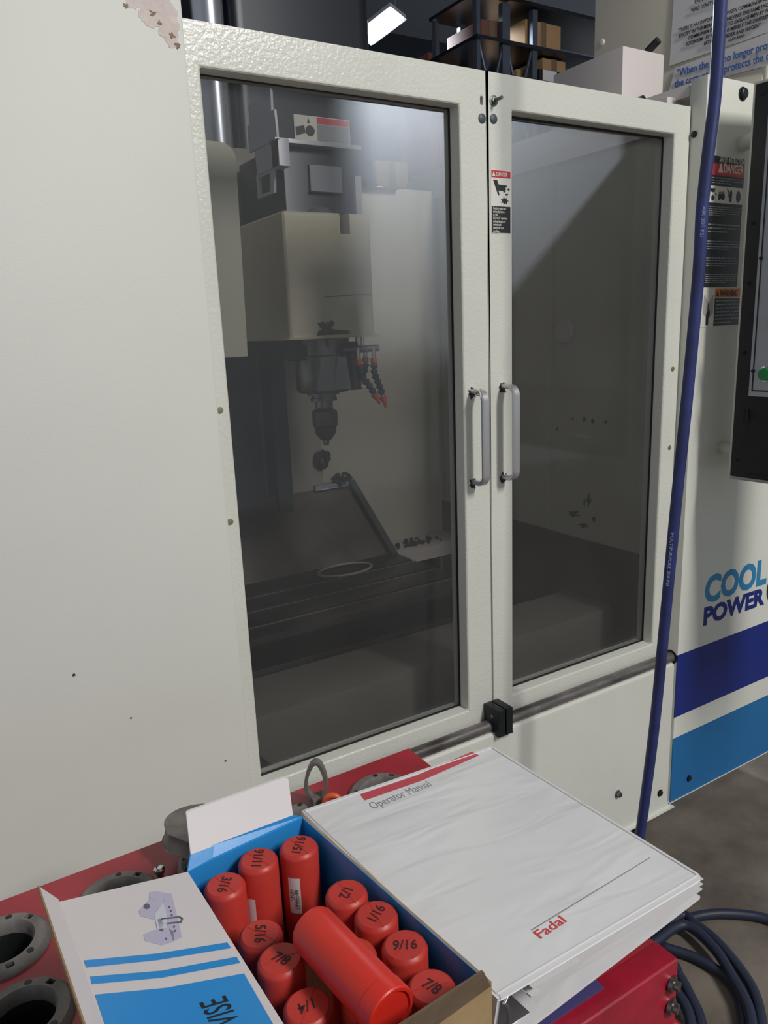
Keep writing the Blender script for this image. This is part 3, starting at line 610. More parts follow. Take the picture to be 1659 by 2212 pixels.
def ptext(s, u, v, h, m, parent, bold, xs, shear=0):
    o = co + cn * .0068; p = onP(u, v, o, cn); q = onP(u, v - h, o, cn)
    text('lettering', s, p, cy, ydir, (q - p).length * 1.42, m, parent, bold=bold, xs=xs, shear=shear, ext=.0002)
for s, u, v in (('EVIL BUT BECAUSE OF THOSE', 1500, 8), ('WHO DON\'T DO ANYTHING', 1492, 27), ('"THERE IS NO DIFFERENCE BETWEEN COMMUNISM AND', 1464, 70), ('EXCEPT IN THE MEANS OF ACHIEVING THE SAME ENDS', 1466, 82), ('COMMUNISM PROPOSES TO ENSLAVE MEN BY FORCE', 1486, 86), ('SOCIALISM - BY VOTE.  IT IS MERELY THE DIFFERENCE', 1481, 99.5), ('BETWEEN MURDER AND SUICIDE"', 1520, 98), ('ALAN RAND', 1573, 90)):
    ptext(s, u, v, 7.6 if s != 'ALAN RAND' else 6, INKB, P1, .015, .80, .12)
ptext('"When the law no longer protects you from', 1462, 166, 15.5, POSTB, P2_, .014, .80)
ptext('the corrupt, but protects the corrupt', 1457, 189, 15.5, POSTB, P2_, .014, .80)

# ---------------------------------------------------------------- hanging hose and floor coil
hp = [(1562, -160), (1557, 0), (1545, 200), (1530, 330), (1517, 450), (1509, 589), (1486, 842), (1460, 1095), (1432, 1387), (1411, 1591), (1384, 1795), (1368, 1900)]
hpts = [onY(u, v, .82 + .05 * (v / 1800)) for u, v in hp]
h00 = hpts[0]; hpts = [V((h00.x + .004 * k, h00.y, h00.z + .30 * k)) for k in range(8, 0, -1)] + hpts + [V((hpts[-1].x - .01, .90, .33)), V((.93, .99, .10)), V((.95, 1.10, .011))]
ho = thing('air_hose', (hpts[-1].x, 1.0, 0), 'blue rubber air hose hanging straight down in front of the machine', 'hose')
tube('hose', hpts, .0098, HOSE, ho, 16)
for i, (u, v, s) in enumerate(((1518, 445, 'AIR 300 PSI'), (1508, 560, ''), (1449, 1150, 'MULTIPURPOSE 300 PSI'), (1420, 1400, ''))):
    if s:
        p = onY(u, v, .815 + .05 * (v / 1800)); q = onY(u - 9, v + 100, .815 + .05 * ((v + 100) / 1800)); xd = (q - p).normalized(); nn = (CAM - p).normalized(); yd = nn.cross(xd)
        text('lettering', s, p + nn * .0055, xd, yd, .0075, mat('hose_print', '#8f98c0', .6), ho, xs=1.3)
fc = thing('coiled_hose', (1.5, .9, 0), 'dark blue hose lying in loose coils on the concrete floor', 'hose')
for k, loop in enumerate(([(1398, 2090), (1425, 2030), (1470, 1992), (1530, 1975), (1600, 1975), (1665, 1988), (1740, 2030)],
                          [(1400, 2035), (1470, 1978), (1500, 1995), (1545, 2030), (1600, 2095), (1635, 2160), (1650, 2260)],
                          [(1410, 2038), (1478, 1998), (1540, 2045), (1585, 2115), (1618, 2180), (1628, 2260)],
                          [(1400, 2030), (1440, 2048), (1500, 2068), (1560, 2105), (1597, 2160), (1612, 2260)],
                          [(1440, 2080), (1468, 2110), (1490, 2150), (1512, 2200), (1520, 2260)], [(1440, 2130), (1466, 2150), (1488, 2190), (1500, 2260)])):
    zc = .014 + .011 * (k % 3); back = ([(1.64, .70), (1.42, .60), (1.22, .70), (1.19, .90)], [(1.24, .66), (1.10, .74), (1.08, .92), (1.20, 1.04)], [(1.26, .70), (1.13, .78), (1.13, .92), (1.22, 1.03)], [(1.28, .72), (1.16, .80), (1.15, .92), (1.24, 1.01)], [(1.18, .74), (1.05, .80), (1.05, .95), (1.20, 1.02)], [(1.16, .76), (1.08, .82), (1.08, .92), (1.18, .98)])[k]
    tube('coil_loop', [onZ(u, v, zc) for u, v in loop] + [V((x, y, zc)) for x, y in back], .0125, HOSED, fc, 12, True)

# ---------------------------------------------------------------- the red tool cart
CZ = .95
ct = thing('tool_cart', (.1, .62, 0), 'red enamelled steel tool cart with grey plastic tool sockets', 'cart')
socks = [(-.008 + .1145 * k, .776) for k in range(5)] + [(-.125, .776), (-.002, .671), (-.12, .671)]
bm = bmesh.new(); addbox(bm, -.62, .542, .386, .853, CZ - .03, CZ)
me = bpy.data.meshes.new('top_plate'); bmesh.ops.recalc_face_normals(bm, faces=bm.faces); bm.to_mesh(me); bm.free(); pobj = bpy.data.objects.new('tp', me); COL.objects.link(pobj)
bm = bmesh.new()
for x, y in socks: addlathe(bm, (x, y, CZ - .06), (0, 0, 1), [(0, 0), (.030, 0), (.030, .1), (0, .1)], 32)
bmesh.ops.recalc_face_normals(bm, faces=bm.faces); me2 = bpy.data.meshes.new('c'); bm.to_mesh(me2); bm.free(); cobj = bpy.data.objects.new('cut', me2); COL.objects.link(cobj)
md = pobj.modifiers.new('b', 'BOOLEAN'); md.object = cobj; md.operation = 'DIFFERENCE'; md.solver = 'EXACT'
me3 = bpy.data.meshes.new_from_object(pobj.evaluated_get(bpy.context.evaluated_depsgraph_get())); bpy.data.objects.remove(pobj); bpy.data.objects.remove(cobj)
me3.name = 'top_plate'; me3.materials.clear(); tp = link('top_plate', me3, RED, ct)
fb = box('front_beam', -.62, .544, .384, .412, CZ - .075, CZ + .0015, REDB, ct, bev=.004, seg=3)
for z in (.928, .902): lathe('beam_bolt', (.534, .384, z), (.35, -1, 0), [(0, -.001), (.0085, -.001), (.0085, .003), (.005, .004), (.005, .008), (0, .008)], STEEL, fb, 12)
box('back_beam', -.62, .542, .835, .853, CZ - .07, CZ - .028, REDB, ct, bev=.003); box('side_beam', .525, .542, .405, .84, CZ - .07, CZ - .028, REDB, ct, bev=.003)
for x in (-.60, .515):
    for y in (.40, .815): box('leg', x, x + .025, y, y + .025, .06, CZ - .029, REDB, ct, bev=.002); 
for x in (-.588, .527):
    for y in (.4125, .8275): lathe('caster', (x - .012, y, .03), (1, 0, 0), [(0, 0), (.03, 0), (.03, .024), (0, .024)], BLACKP, ct)
box('lower_shelf', -.62, .54, .39, .85, .20, .225, REDB, ct, bev=.003)
SLA = (.7, 2.6, 4.8)
unit = lathe('tool_socket', (0, 0, 0), (0, 0, 1), [(.0285, -.05), (.0285, .004), (.031, .009), (.041, .008), (.0455, .004), (.0465, 0), (.0465, -.0006), (.0298, -.0006), (.0298, -.05), (.0285, -.05)], SOCK, None, 40)
def slots_fill(bm):
    for t in SLA: addbox(bm, .0335, .040, -.004, .004, .003, .02, Matrix.Rotation(t, 4, 'Z'))
carve(unit, slots_fill); um = unit.data; bpy.data.objects.remove(unit); um.name = 'tool_socket'
for i, (x, y) in enumerate(socks):
    rgm = bpy.data.objects.new('tool_socket', um); COL.objects.link(rgm); rgm.parent = ct; rgm.matrix_parent_inverse = Matrix.Translation(-V(ct.location)); rgm.location = (x, y, CZ - .001)
    lathe('bore', (0, 0, -.051), (0, 0, 1), [(0, 0), (.021, 0), (.0284, .045)], SOCKD, rgm, 32)
    for t in SLA:
        M2 = Matrix.Rotation(t, 4, 'Z'); box('recess_shade', .0334, .0401, -.0041, .0041, .0028, .0042, SOCKD, rgm, M=M2)  # dark floor piece gives the recess its shade by colour
        p = M2 @ V((.036 * math.cos(.6), .036 * math.sin(.6), .0084)); lathe('rivet', p, (0, 0, 1), [(0, -.001), (.0035, -.001), (.0035, .0004), (0, .0006)], SOCKD, rgm, 12)
# loose grey block, loop, orange ring, screw
lb = thing('loose_socket', (.22, .80, CZ), 'loose dark grey plastic tool socket tilted up behind the cardboard box', 'tool socket')
TM = Matrix.Translation((.212, .803, CZ + .020)) @ Matrix.Rotation(.20, 4, 'Y') @ Matrix.Rotation(.05, 4, 'X')
bm = bmesh.new(); addprism(bm, [TM @ V((.044 * math.cos(t), .034 * math.sin(t), 0)) for t in [math.pi * (i / 16) for i in range(17)]] + [TM @ V(p) for p in ((-.044, -.012, 0), (-.018, -.045, 0), (.044, -.045, 0))], TM.to_3x3() @ V((0, 0, .022)))
lbo = done('body', bm, SOCK, lb, bev=.002); box('recess_shade', -.012, -.004, -.018, -.008, .021, .0225, SOCKD, lbo, M=TM)  # dark piece laid on top, coloured as a shaded recess
sl = thing('strap_loop', (.375, .82, CZ), 'upright grey rubber strap loop standing beside the operator manual', 'strap')
c = onZ(686, 1722, CZ + .0168); xd = V((.85, -.53, 0)).normalized()
lp = [c + xd * a + V((0, 0, z)) for a, z in ((-.006, 0), (-.0135, .012), (-.012, .030), (-.006, .045), (0, .051), (.006, .047), (.011, .032), (.0115, .014), (.006, .0))]
tube('loop', lp, .0042, SOCK, sl, 8, False, 6, sec=[(-.006, -.0022), (.006, -.0022), (.006, .0022), (-.006, .0022)])
box('foot', -.010, .010, -.008, .008, -.009, .003, SOCK, sl, bev=.002, M=Matrix.Translation(c))
og = thing('orange_ring', (.39, .80, CZ), 'small orange plastic ring lying by the corner of the operator manual', 'ring')
c = onZ(718, 1732, CZ + .0205)
tube('ring', [c + xd * .010 * math.cos(t) + V((0, 0, .009 * math.sin(t))) for t in [i * .5236 for i in range(12)]], 0.0038, ORANGE, og, 10, True, 3)
ls = thing('loose_screw', onZ(347, 1895, CZ), 'shiny loose screw standing on the red cart between sockets', 'screw')
q = onZ(347, 1897, CZ); lathe('head', q, (0, 0, 1), [(0, 0), (.004, 0), (.004, .006), (.006, .008), (.0065, .013), (.004, .015), (0, .013)], CHROME, ls, 8)

# ---------------------------------------------------------------- the box of tubes
ZF, ZR = .9538, 1.062
cbx = thing('cardboard_box', (.222, .51, CZ), 'open cardboard box printed blue and white inside, packed with red tubes', 'box')
BL, BR, FR, FL = V((.1515, .634, 0)), V((.2765, .645, 0)), V((.305, .378, 0)), V((.162, .366, 0))
up = V((0, 0, 1))
def slab(name, a, b2, z0, z1, t, mi, mo, sub=None):
    d = (b2 - a).normalized(); n = V((d.y, -d.x, 0)); o = []
    bm = bmesh.new(); addprism(bm, [a + up * z0, b2 + up * z0, b2 + up * z1, a + up * z1], n * t); i = done(name, bm, mi, cbx)
    bm = bmesh.new(); addprism(bm, [a + n * t + up * z0, b2 + n * t + up * z0, b2 + n * t + up * z1, a + n * t + up * z1], n * .0018); e = done('outer_ply', bm, mo, i)
    return i
cen = (BL + BR + FR + FL) / 4
slab('wall', BR, BL, ZF, ZR, -.0006 * -1, BLUEC, BROWN) if False else None
def wall(a, b2, z1=ZR):
    d = (b2 - a).normalized(); n = V((d.y, -d.x, 0))
    if n.dot(cen - a) > 0: n = -n
    i = prism('wall', [a + up * ZF, b2 + up * ZF, b2 + up * z1, a + up * z1], n * .0008, BLUEC, cbx)
    prism('outer_ply', [a + n * .0008 + up * ZF, b2 + n * .0008 + up * ZF, b2 + n * .0008 + up * z1, a + n * .0008 + up * z1], n * .0022, BROWN, i)
wall(BL, BR); wall(BR, FR); wall(FR, FL); wall(FL, BL)
prism('bottom', [p + up * (ZF - .002) for p in (BL, BR, FR, FL)], up * .002, BROWN, cbx)
# back flap: a blue strip then the white inside
t0a, t0b = BL + up * ZR, BR + up * ZR
t1a, t1b = onY(412, 1846, .642), onY(633, 1763, .652)
t2a, t2b = onY(402, 1755, .672), onY(622, 1677, .684)
bf = prism('flap', [t0a, t0b, t1b, t1a], (0, .002, .0008), BLUEC, cbx)
cr2 = t2b.lerp(t2a, .06); prism('flap_panel', [t1a, t1b, t1b.lerp(t2b, .92), cr2.lerp(t2b, .3), cr2, t2a.lerp(t2b, .02), t1a.lerp(t2a, .97)], (0, .0022, .0006), WHITEC, bf)
# left flap with print, hinged on the left rim and springing up a little
h0, h1 = BL + up * ZR, FL + up * ZR
f0 = onZ(128, 1948, 1.092); dirf = (f0 - h0)
f1 = h1 + dirf * 1.0
nf = (h1 - h0).cross(dirf).normalized(); nf = nf if nf.z > 0 else -nf
lf = prism('flap', [h0, h1, f1, f0], nf * -.0024, WHITEC, cbx); lf['label'] = 'printed flap with a blue band and a vise picture'
tabd = dirf.normalized() * .012 + up * .010
tb2 = prism('tuck_tab', [f0 + (f0 - f1).normalized() * .004, f1, f1 + tabd, f0 + tabd + (f0 - f1).normalized() * .012], nf * -.0022, WHITEC, lf)
prism('ply_edge', [f0 + tabd + (f0 - f1).normalized() * .0125, f1 + tabd, f1 + tabd * 1.12, f0 + tabd * 1.12 + (f0 - f1).normalized() * .0125], nf * -.0028, BROWN, lf)
fo = h0 + nf * .0002
def fpx(pts): return [onP(u, v, fo, nf) for u, v in pts]
def fprint(name, polys, m, par=lf): return prisms(name, [fpx(p) for p in polys], nf * .0002, m, par)
fprint('blue_line', [[(181, 2075), (340, 2060), (491, 2036), (499, 2048), (340, 2074), (186, 2090)]], BLUEC)
fprint('blue_line', [[(195, 2110), (350, 2097), (511, 2067), (519, 2080), (350, 2112), (198, 2126)]], BLUEC)
fprint('blue_field', [[(205, 2149), (360, 2134), (527, 2103), (592, 2216), (656, 2330), (270, 2330), (232, 2230)]], BLUEC)
fprint('vise_picture', [[(323, 1928), (333, 1925), (371, 1931), (393, 2025), (374, 2033), (362, 2000), (353, 1967), (354, 1942), (322, 1944)], [(300, 1967), (322, 1944), (352, 1944), (334, 1975), (335, 1987), (303, 1979)], [(310, 2019), (330, 2010), (360, 2005), (375, 2012), (376, 2034), (350, 2042), (313, 2032)]], LAV)
fo = fo + nf * .0003
fprint('vise_highlight', [[(334, 1975), (352, 1948), (358, 1965), (362, 2004), (340, 2008), (336, 1990)]], LAV2)
fprint('vise_screws', [[(317 + 7 * math.cos(t), 1958 + 6 * math.sin(t)) for t in [i * .6 for i in range(10)]]] + [[(x + 2.2 * math.cos(t), y + 2.6 * math.sin(t)) for t in [i * 1.05 for i in range(6)]] for x, y in ((366, 1960), (369, 1968), (371, 1977), (376, 2002), (378, 2011), (359, 2028))] + [[(340, 1986), (350, 1984), (353, 2012), (345, 2010)]], LAVD)
fprint('vise_key', [[(348, 1984), (388, 1979), (396, 1984), (392, 1993), (350, 1998), (350, 1995), (390, 1990), (392, 1985), (387, 1982), (348, 1987)]], LAVD)
fo = fo - nf * .0001
pA, pB = fpx([(438, 2168), (470, 2212)]); xdir = fpx([(455, 2152)])[0] - fpx([(512, 2228)])[0]
# lettering runs along the hinge, head towards the free edge
hx = (h1 - h0).normalized(); hyv = -dirf.normalized()
text('lettering', 'TOOL VISE', onP(486, 2150, fo, nf) + nf * .0002, -hx, dirf.normalized(), .030, INKB, lf, xs=.50, bold=.004, ext=.0001, align='RIGHT')
# front flap: raw brown card standing up and outward
g0, g1 = FR + up * (ZR - .001), FL + up * (ZR - .001)
ff = prism('flap', [g0, g1, onY(760, 2277, .354), onY(1040, 2095, .368)], (0, -.0026, .0006), BROWND, cbx)

def ctube(px, z, mark, label, lean=(0, 0), lab=None, ang=0, msize=.0135):
    u, v = px; top = onZ(u, v, z); L = z - ZF - .001; r = .0192
    t = thing('collet_tube', (top.x, top.y, ZF), label, 'tube', 'red tubes packed in the cardboard box')
    base = V((top.x + lean[0], top.y + lean[1], ZF + .001)); d = (top - base); L = d.length
    lathe('body', base, d, [(0, 0), (r, 0), (r, L - .0045), (r - .0012, L - .0018), (r - .0035, L), (0, L)], TUBE, t, 36)
    lathe('lid', base, d, [(r, .0005), (r + .0003, .0005), (r + .0003, .018), (r, .018)], TUBE, t, 36)
    if mark:
        xd = V((math.cos(ang), math.sin(ang), 0)); yd = V((-math.sin(ang), math.cos(ang), 0))
        tt = text('marking', mark, (0, 0, 0), xd, yd, msize, INK, t, bold=.006, xs=.85, align='CENTER', ext=.00025, shear=.1)
        for vv in tt.data.vertices: vv.co = vv.co + top - yd * msize * .33 + up * .0002
    seam = box('seam', -.0165, .0165, -.0003, .0003, -.0005, .0003, mat('seam', '#c2302a', .5) if 'seam' not in MATS else MATS['seam'], t, M=Matrix.Translation(top) @ Matrix.Rotation(ang + .9, 4, 'Z'))
    if lab:
        n = V((-top.x, -top.y, 0)); n = (V((0, 0, 0)) - V((top.x, top.y, 0))).normalized(); a0 = math.atan2(n.y, n.x) + lab[0]; bm = bmesh.new(); rows = []
        for k in range(6):
            a = a0 + (k / 5 - .5) * .62
            rows.append([bm.verts.new(base + V((math.cos(a) * (r + .0003), math.sin(a) * (r + .0003), 0)) + d.normalized() * h) for h in (L - lab[1], L - lab[1] - .040)])
        for a, b2 in zip(rows, rows[1:]): bm.faces.new((a[0], b2[0], b2[1], a[1]))
        bmesh.ops.solidify(bm, geom=bm.faces[:], thickness=.0002); lo = done('paper_label', bm, LABELW, t, 1.2)
        cc = base + V((math.cos(a0), math.sin(a0), 0)) * (r + .0009) + d.normalized() * (L - lab[1] - .012)
        if lab[2]: text('lettering', lab[2], cc + V((-math.sin(a0), math.cos(a0), 0)) * .001, V((0, 0, -1)), V((-math.sin(a0), math.cos(a0), 0)), .0052, INKB, lo, xs=.85, ext=.0001, line=1.0)
    return t
A = math.radians
ctube((485, 1910), 1.058, '3/16', 'red collet tube in the back corner of the box by the printed flap', ang=A(-125), lab=(-.75, .034, ''))
ctube((557, 1855), 1.060, '11/16', 'red collet tube in the middle of the box\'s back row', ang=A(60), lab=(-.62, .030, ''))
ctube((645, 1827), 1.060, '15/16', 'red collet tube with a white paper label in the back row by the binder', ang=A(50), lab=(-.38, .022, 'R8 COLLET\n11/16"'))
ctube((562, 2016), 1.050, '5/16', 'red collet tube against the printed flap, second along that side of the box', ang=A(-115))
ctube((606, 2070), 1.064, '7/8', 'red collet tube against the printed flap, its mark a long slash and a loop', ang=A(-60))
ctube((665, 2172), 1.060, '1/4', 'red collet tube beside the printed flap and the tube lying on top', ang=A(-185))
ctube((748, 1927), 1.060, '1/2', 'red collet tube by the binder, next after the open gap in the box', ang=A(-140))
ctube((812, 1975), 1.060, '1/16', 'red collet tube by the binder, second from the open gap in the box', ang=A(30))
ctube((874, 2041), 1.060, '9/16', 'red collet tube by the binder, third from the open gap in the box', ang=A(-30))
ctube((932, 2130), 1.060, '7/8', 'red collet tube in the corner between the binder and the brown cardboard flap', ang=A(-70))
ctube((763, 2058), 1.058, '11', 'red collet tube half hidden beneath the tube lying on top', ang=A(-140))
ctube((738, 2266), 1.058, '', 'red collet tube by the brown front wall of the box under the lying tube')
ly = thing('collet_tube', (.215, .43, 1.06), 'bright red collet tube lying on top of the standing tubes', 'tube', 'red tubes packed in the cardboard box')
a, b2 = onZ(672, 2003, 1.081), V((.2205, .3815, 1.0805))
d = (b2 - a); L = d.length
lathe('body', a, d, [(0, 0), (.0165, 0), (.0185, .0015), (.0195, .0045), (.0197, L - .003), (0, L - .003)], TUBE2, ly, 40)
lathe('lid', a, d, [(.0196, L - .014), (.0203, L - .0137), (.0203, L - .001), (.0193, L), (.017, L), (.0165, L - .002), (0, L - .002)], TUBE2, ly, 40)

# ---------------------------------------------------------------- the binder
bd = thing('ring_binder', (.44, .53, CZ), 'thick white ring binder in a clear sleeve titled Operator Manual', 'binder')
# top cover plane falls a little to the right; corners measured on it
c00 = onZ(1073, 2158, 1.033); c01 = onZ(650, 1752, 1.035); c11 = onZ(1062, 1612, 1.020); c10 = onZ(1517, 1893, 1.018)
nb = (c10 - c00).cross(c01 - c00).normalized()
def qp(a, b3): return c00.lerp(c10, a).lerp(c01.lerp(c11, a), b3)
def rquad(k=.022, n=5):
    o = []
    for (ca, cb2, s) in ((0, 0, 180), (1, 0, 270), (1, 1, 0), (0, 1, 90)):
        for i in range(n + 1):
            t = math.radians(s + 90 * i / n); xa = (k if ca == 0 else 1 - k) + k * math.cos(t); yb = (k if cb2 == 0 else 1 - k) + k * math.sin(t); o.append(qp(xa, yb))
    return o
fcov = prism('front_cover', rquad(), nb * -.0035, SLEEVE, bd, bev=.0008)
tube('cover_welt', [p + nb * .0003 for p in [qp(.012 + .976 * a, .012 + .976 * b3) for a, b3 in [(i / 10, 0) for i in range(10)] + [(1, i / 10) for i in range(10)] + [(1 - i / 10, 1) for i in range(10)] + [(0, 1 - i / 10) for i in range(10)]]], .0009, PAPER, fcov, 6, True, 1)
BZ = CZ + .0035
s0, s1 = V((c00.x + .003, c00.y + .016, BZ)), V((c01.x + .003, c01.y - .004, BZ))
prism('spine', [c00, c01, s1, s0], (.0035, 0, 0), SLEEVE, bd, bev=.0008)
e0, e1 = onY(1512, 1942, c10.y + .004), onY(1512, 1942, c10.y + .004) + (c11 - c10) * .98
prism('back_cover', [s0, e0, e1, s1], (0, 0, .0035), SLEEVE, bd)
# pages, hanging below the front cover and fanning at the right edge
NP = 8
for k in range(NP):
    f = (k + .5) / NP; bm = bmesh.new(); g = []
    for i in range(11):
        a = .16 + i * .0855 + .014 * math.sin(k * 2.1); row = []
        for b3 in (.003 + .006 * (k % 3), .5, .975):
            top = qp(min(a, 1.03), b3) - up * .0045; bot = (s0.lerp(s1, b3)).lerp(e0.lerp(e1, b3), min(a, 1.03)) + up * .005
            ff2 = f * (.35 + .65 * min(1, a)); row.append(bm.verts.new(top.lerp(bot, 1 - (1 - ff2) if a > .9 else ff2)))
        g.append(row)
    for i in range(10):
        for j in range(2): bm.faces.new((g[i][j], g[i + 1][j], g[i + 1][j + 1], g[i][j + 1]))
    bmesh.ops.solidify(bm, geom=bm.faces[:], thickness=.0022); done('page_block', bm, PAPER, bd, 1.0)
bm = bmesh.new(); g = []
for i in range(13):
    a = .17 + i * .045; z = 1.022 - .022 * (1 - i / 12) ** 1.6; g.append([bm.verts.new(V((qp(a, b3).x, qp(a, b3).y, z - .006 * i / 12))) for b3 in (.004, .5)])
for i in range(12): bm.faces.new((g[i][0], g[i + 1][0], g[i + 1][1], g[i][1]))
bmesh.ops.solidify(bm, geom=bm.faces[:], thickness=.0035); done('curled_page', bm, PAPER, bd, 1.0)
for yv in (.10, .5, .9):
    p = s0.lerp(s1, yv) + V((.035, 0, .009)); 
    tube('ring', [p + V((.016 * math.cos(t), 0, .022 + .024 * math.sin(t))) for t in [i * .5236 for i in range(12)]], .0022, CHROME, bd, 8, True, 3)
prism('ring_base', [s0 + V((.02, .01, .0035)), s0 + V((.052, .01, .0035)), s1 + V((.052, -.01, .0035)), s1 + V((.02, -.01, .0035))], (0, 0, .008), CHROME, bd, bev=.002)
# print on the cover
bo = c00 + nb * .0003
def bpx(pts): return [onP(u, v, bo, nb) for u, v in pts]
prisms('red_bar', [bpx([(778, 1716), (900, 1675), (1019, 1624), (1035, 1632), (912, 1686), (788, 1729)])], nb * .0002, PRINTR, fcov)
prisms('rule_line', [bpx([(1148, 2008), (1404, 1852), (1405, 1853), (1149, 2010)])], nb * .0002, PRINTG, fcov)
def btext(s, p0, p1, ph, m, bold, xs):
    a, b3, c = bpx([p0, p1, ph]); t = text('lettering', s, a, b3 - a, c - a, 1, m, fcov, bold=bold, ext=.0001)
    xd = (b3 - a).normalized(); yd = nb.cross(xd); wd2 = max((v.co - a).dot(xd) for v in t.data.vertices); k = (b3 - a).length / wd2; kh = abs((c - a).dot(yd)) / .72
    for v in t.data.vertices:
        r = v.co - a; v.co = a + xd * r.dot(xd) * k + yd * r.dot(yd) * kh + nb * r.dot(nb)
btext('Operator Manual', (806, 1748), (934, 1697), (799, 1733), PRINTG, 0, 1)
btext('Fadal', (1166, 2029), (1225, 1990), (1153, 2011), FADR, .012, 1)
# violet folder under the binder
vf = thing('document_folder', (.42, .45, CZ), 'violet plastic folder lying under the binder on the red cart', 'folder')
prism('sleeve', [(.335, .400, CZ + .0017), (.458, .400, CZ + .0017), (.47, .62, CZ + .0017), (.335, .62, CZ + .0017)], (0, 0, .0016), VIOLET, vf)

# ---------------------------------------------------------------- shop behind the machine
RY = 4.3
rk = thing('storage_rack', (4.0, RY, 0), 'tall grey steel storage rack with crossed braces at the back of the shop', 'rack')
for y in (RY, RY + .45):
    for u, wp in ((1034, .03), (1094, .065), (1156, .045)):
        x = onY(u, 100, RY).x
        box('post', x - wp / 2, x + wp / 2, y, y + .04, 0, 3.6, RACKM, rk)
xs3 = [onY(u, 100, RY).x for u in (1034, 1094, 1156)]
for xa, xb in ((xs3[0], xs3[1]), (xs3[1], xs3[2])):
    for z in (1.9, 2.65): 
        cyl('brace', (xa, RY + .02, z), (xb, RY + .02, z + .75), .011, RACKM, rk, 8); cyl('brace', (xa, RY + .02, z + .75), (xb, RY + .02, z), .011, RACKM, rk, 8)
zsh = [onY(1150, v, RY).z for v in (172, 100, 8)]
for z in zsh + [1.6]:
    box('shelf', xs3[0] - .03, 5.6, RY - .02, RY + .50, z - .022, z, DARKM, rk)
def carton(u0, u1, v0, z, m, label, dy=0, dep=.38, grp='cartons on the storage rack'):
    a, b2 = onY(u0, v0, RY + .06 + dy), onY(u1, v0, RY + .06 + dy)
    t = thing('carton', ((a.x + b2.x) / 2, RY + .06 + dy + dep / 2, z), label, 'carton', grp); h = onY(u0, v0, RY + .06 + dy).z
    box('body', a.x, b2.x, RY + .06 + dy, RY + .06 + dy + dep, z, h, m, t, bev=.006)
    mxx = (a.x + b2.x) / 2; box('tape', mxx - .025, mxx + .025, RY + .058 + dy, RY + .06 + dy + dep, z + .01, h + .001, BROWND, t)
carton(1135, 1212, 40, zsh[1], CARDW, 'tan carton on the upper shelf of the storage rack')
carton(1172, 1222, 124, zsh[0] + .09, CARDW, 'tan carton with an orange sticker stacked on a dark bin')
carton(1116, 1145, 148, zsh[0], CARDW, 'low tan carton beside the perforated rack post', dy=.02, dep=.33)
carton(1040, 1085, 40, zsh[1], CARDR, 'dull reddish carton in shade on the upper shelf')
db = thing('parts_bin', (4.35, RY + .3, zsh[0]), 'dark plastic parts bin under a tan carton on the rack', 'bin')
a, b2 = onY(1165, 150, RY + .03), onY(1232, 150, RY + .03)
box('body', a.x, b2.x, RY + .03, RY + .45, zsh[0], zsh[0] + .0905, BLACKP, db, bev=.01); box('paper_tag', a.x + .03, a.x + .16, RY + .026, RY + .031, zsh[0] + .01, zsh[0] + .085, PAPER, db)
for k, (u0, u1, v0, zz) in enumerate(((925, 972, 112, 2.2), (992, 1030, 120, 2.2))):
    t = thing('carton', (5.2 + k * .4, 7.4, 1.55), 'faded red carton stacked low behind the storage rack' if k == 0 else 'brown carton stacked low behind the storage rack', 'carton')
    a, b2 = onY(u0, v0, 7.15), onY(u1, v0, 7.15); box('body', a.x, b2.x, 7.15, 7.6, 1.55, a.z, CARDR if k == 0 else CARDW, t, bev=.008); box('tape', a.x + .1, a.x + .15, 7.148, 7.6, 1.6, a.z + .001, BROWND, t)
lsf = thing('back_shelf', (5.5, 7.45, 0), 'low dark steel shelf carrying cartons behind the storage rack', 'shelf')
box('deck', 3.6, 7.4, 7.10, 7.8, 1.49, 1.55, DARKM, lsf)
for x in (3.65, 7.3):
    for y in (7.12, 7.72): box('leg', x, x + .05, y, y + .05, 0, 1.495, DARKM, lsf)
# low cartons seen through the window, on the shelf at the back
for k, (u0, u1, v0, v1, m, lab) in enumerate(((812, 880, 345, 405, CARDW, 'tan carton seen through the door glass'), (930, 975, 255, 380, CARDR, 'tall orange-brown carton seen through the door glass beside the stile'))):
    a, b2, c = onY(u0, v0, 3.9), onY(u1, v0, 3.9), onY(u0, v1, 3.9)
    t = thing('carton', (a.x, 4.1, c.z), lab, 'carton'); box('body', a.x, b2.x, 3.9, 4.25, c.z, a.z, m, t, bev=.006); box('tape', (a.x + b2.x) / 2 - .02, (a.x + b2.x) / 2 + .02, 3.898, 4.25, c.z + .01, a.z + .001, BROWND, t)
    st2 = thing('support_stand', (a.x, 4.1, 0), 'dark stand under the ' + lab[:lab.index(' seen')] + ' behind the machine', 'stand')
    box('post', a.x + .02, b2.x - .02, 3.92, 4.22, 0, c.z - .03, DARKM, st2); box('top', a.x - .03, b2.x + .03, 3.87, 4.28, c.z - .03, c.z, DARKM, st2)
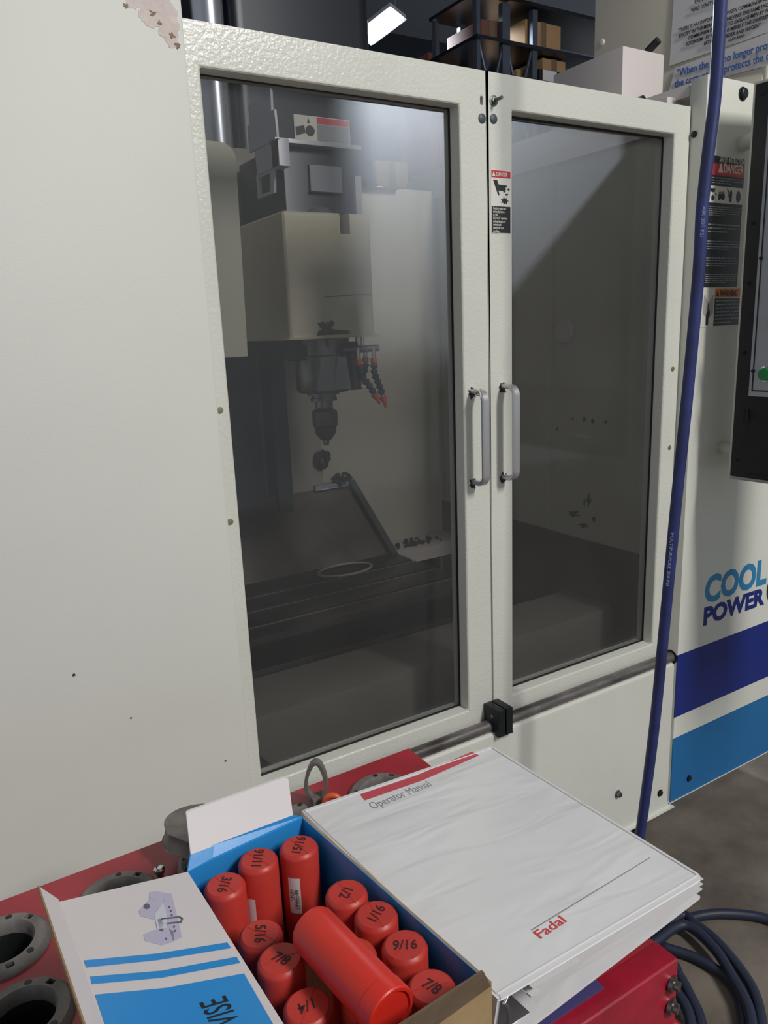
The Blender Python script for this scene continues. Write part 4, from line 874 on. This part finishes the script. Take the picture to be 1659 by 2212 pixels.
# white boards stacked on the rack's top shelf
for k in range(4):
    a, b2 = onY(1085 - 8 * k, 12 - 9 * k, RY - .25), onY(1205 + 11 * k, 22 - 6 * k, RY - .25)
    t = box('foam_board', a.x, b2.x, RY - .25, RY + .15, zsh[2] + .0005 + .05 * k, zsh[2] + .05 + .05 * k, PINKW, None, bev=.004)
    tag(t, ('lowest white foam board stacked on top of the rack', 'second white foam board of the stack on the rack', 'third white foam board of the stack on the rack', 'topmost white foam board stacked on the rack')[k], 'board', 'white boards on the rack')
# hanging shop light
lc = onY(824, 64, 5.6)
lt = thing('ceiling_light', (lc.x, lc.y, lc.z), 'bright hanging fluorescent shop light behind the machine', 'light')
ln = V((-.2, -.3, -.93)).normalized(); ld = V((-.225, .974, 0)); ly_ = (ld - ln * ln.dot(ld)).normalized(); lz_ = -ln; lx_ = ly_.cross(lz_)
LM = Matrix(((lx_.x, ly_.x, lz_.x, lc.x), (lx_.y, ly_.y, lz_.y, lc.y), (lx_.z, ly_.z, lz_.z, lc.z), (0, 0, 0, 1)))
box('housing', -.09, .09, -.18, .18, .03, .07, PENDG, lt, bev=.004, M=LM)
for x in (-.038, .038): cyl('lamp_tube', LM @ V((x, -.165, .012)), LM @ V((x, .165, .012)), .024, LAMP, lt, 14)
for y in (-.15, .15): p = LM @ V((0, y, .06)); cyl('chain', p, V((p.x, p.y, 5.2)), .006, STEEL, lt, 6)
ll = bpy.data.lights.new('fixture_light', 'AREA'); ll.shape = 'RECTANGLE'; ll.size = .14; ll.size_y = .33; ll.energy = 150; ll.color = (.85, .92, 1)
lo = bpy.data.objects.new('fixture_light', ll); COL.objects.link(lo); lo.matrix_world = Matrix.Translation(ln * .025) @ LM
# bright duct beside the upper column
p = onY(450, 10, 2.19) - V((.006, 0, 0))
du = thing('steel_duct', (p.x, 2.19, 2.05), 'bright round steel duct standing beside the dark column cover', 'duct')
cyl('pipe', (p.x, 2.19, 2.05), (p.x, 2.19, 3.2), .043, mat('galvanised', '#b9bcc4', .3, .9, var=.1), du, 32); lathe('collar', (p.x, 2.19, 2.9), (0, 0, 1), [(.043, 0), (.048, 0), (.048, .03), (.043, .03)], STEEL, du)
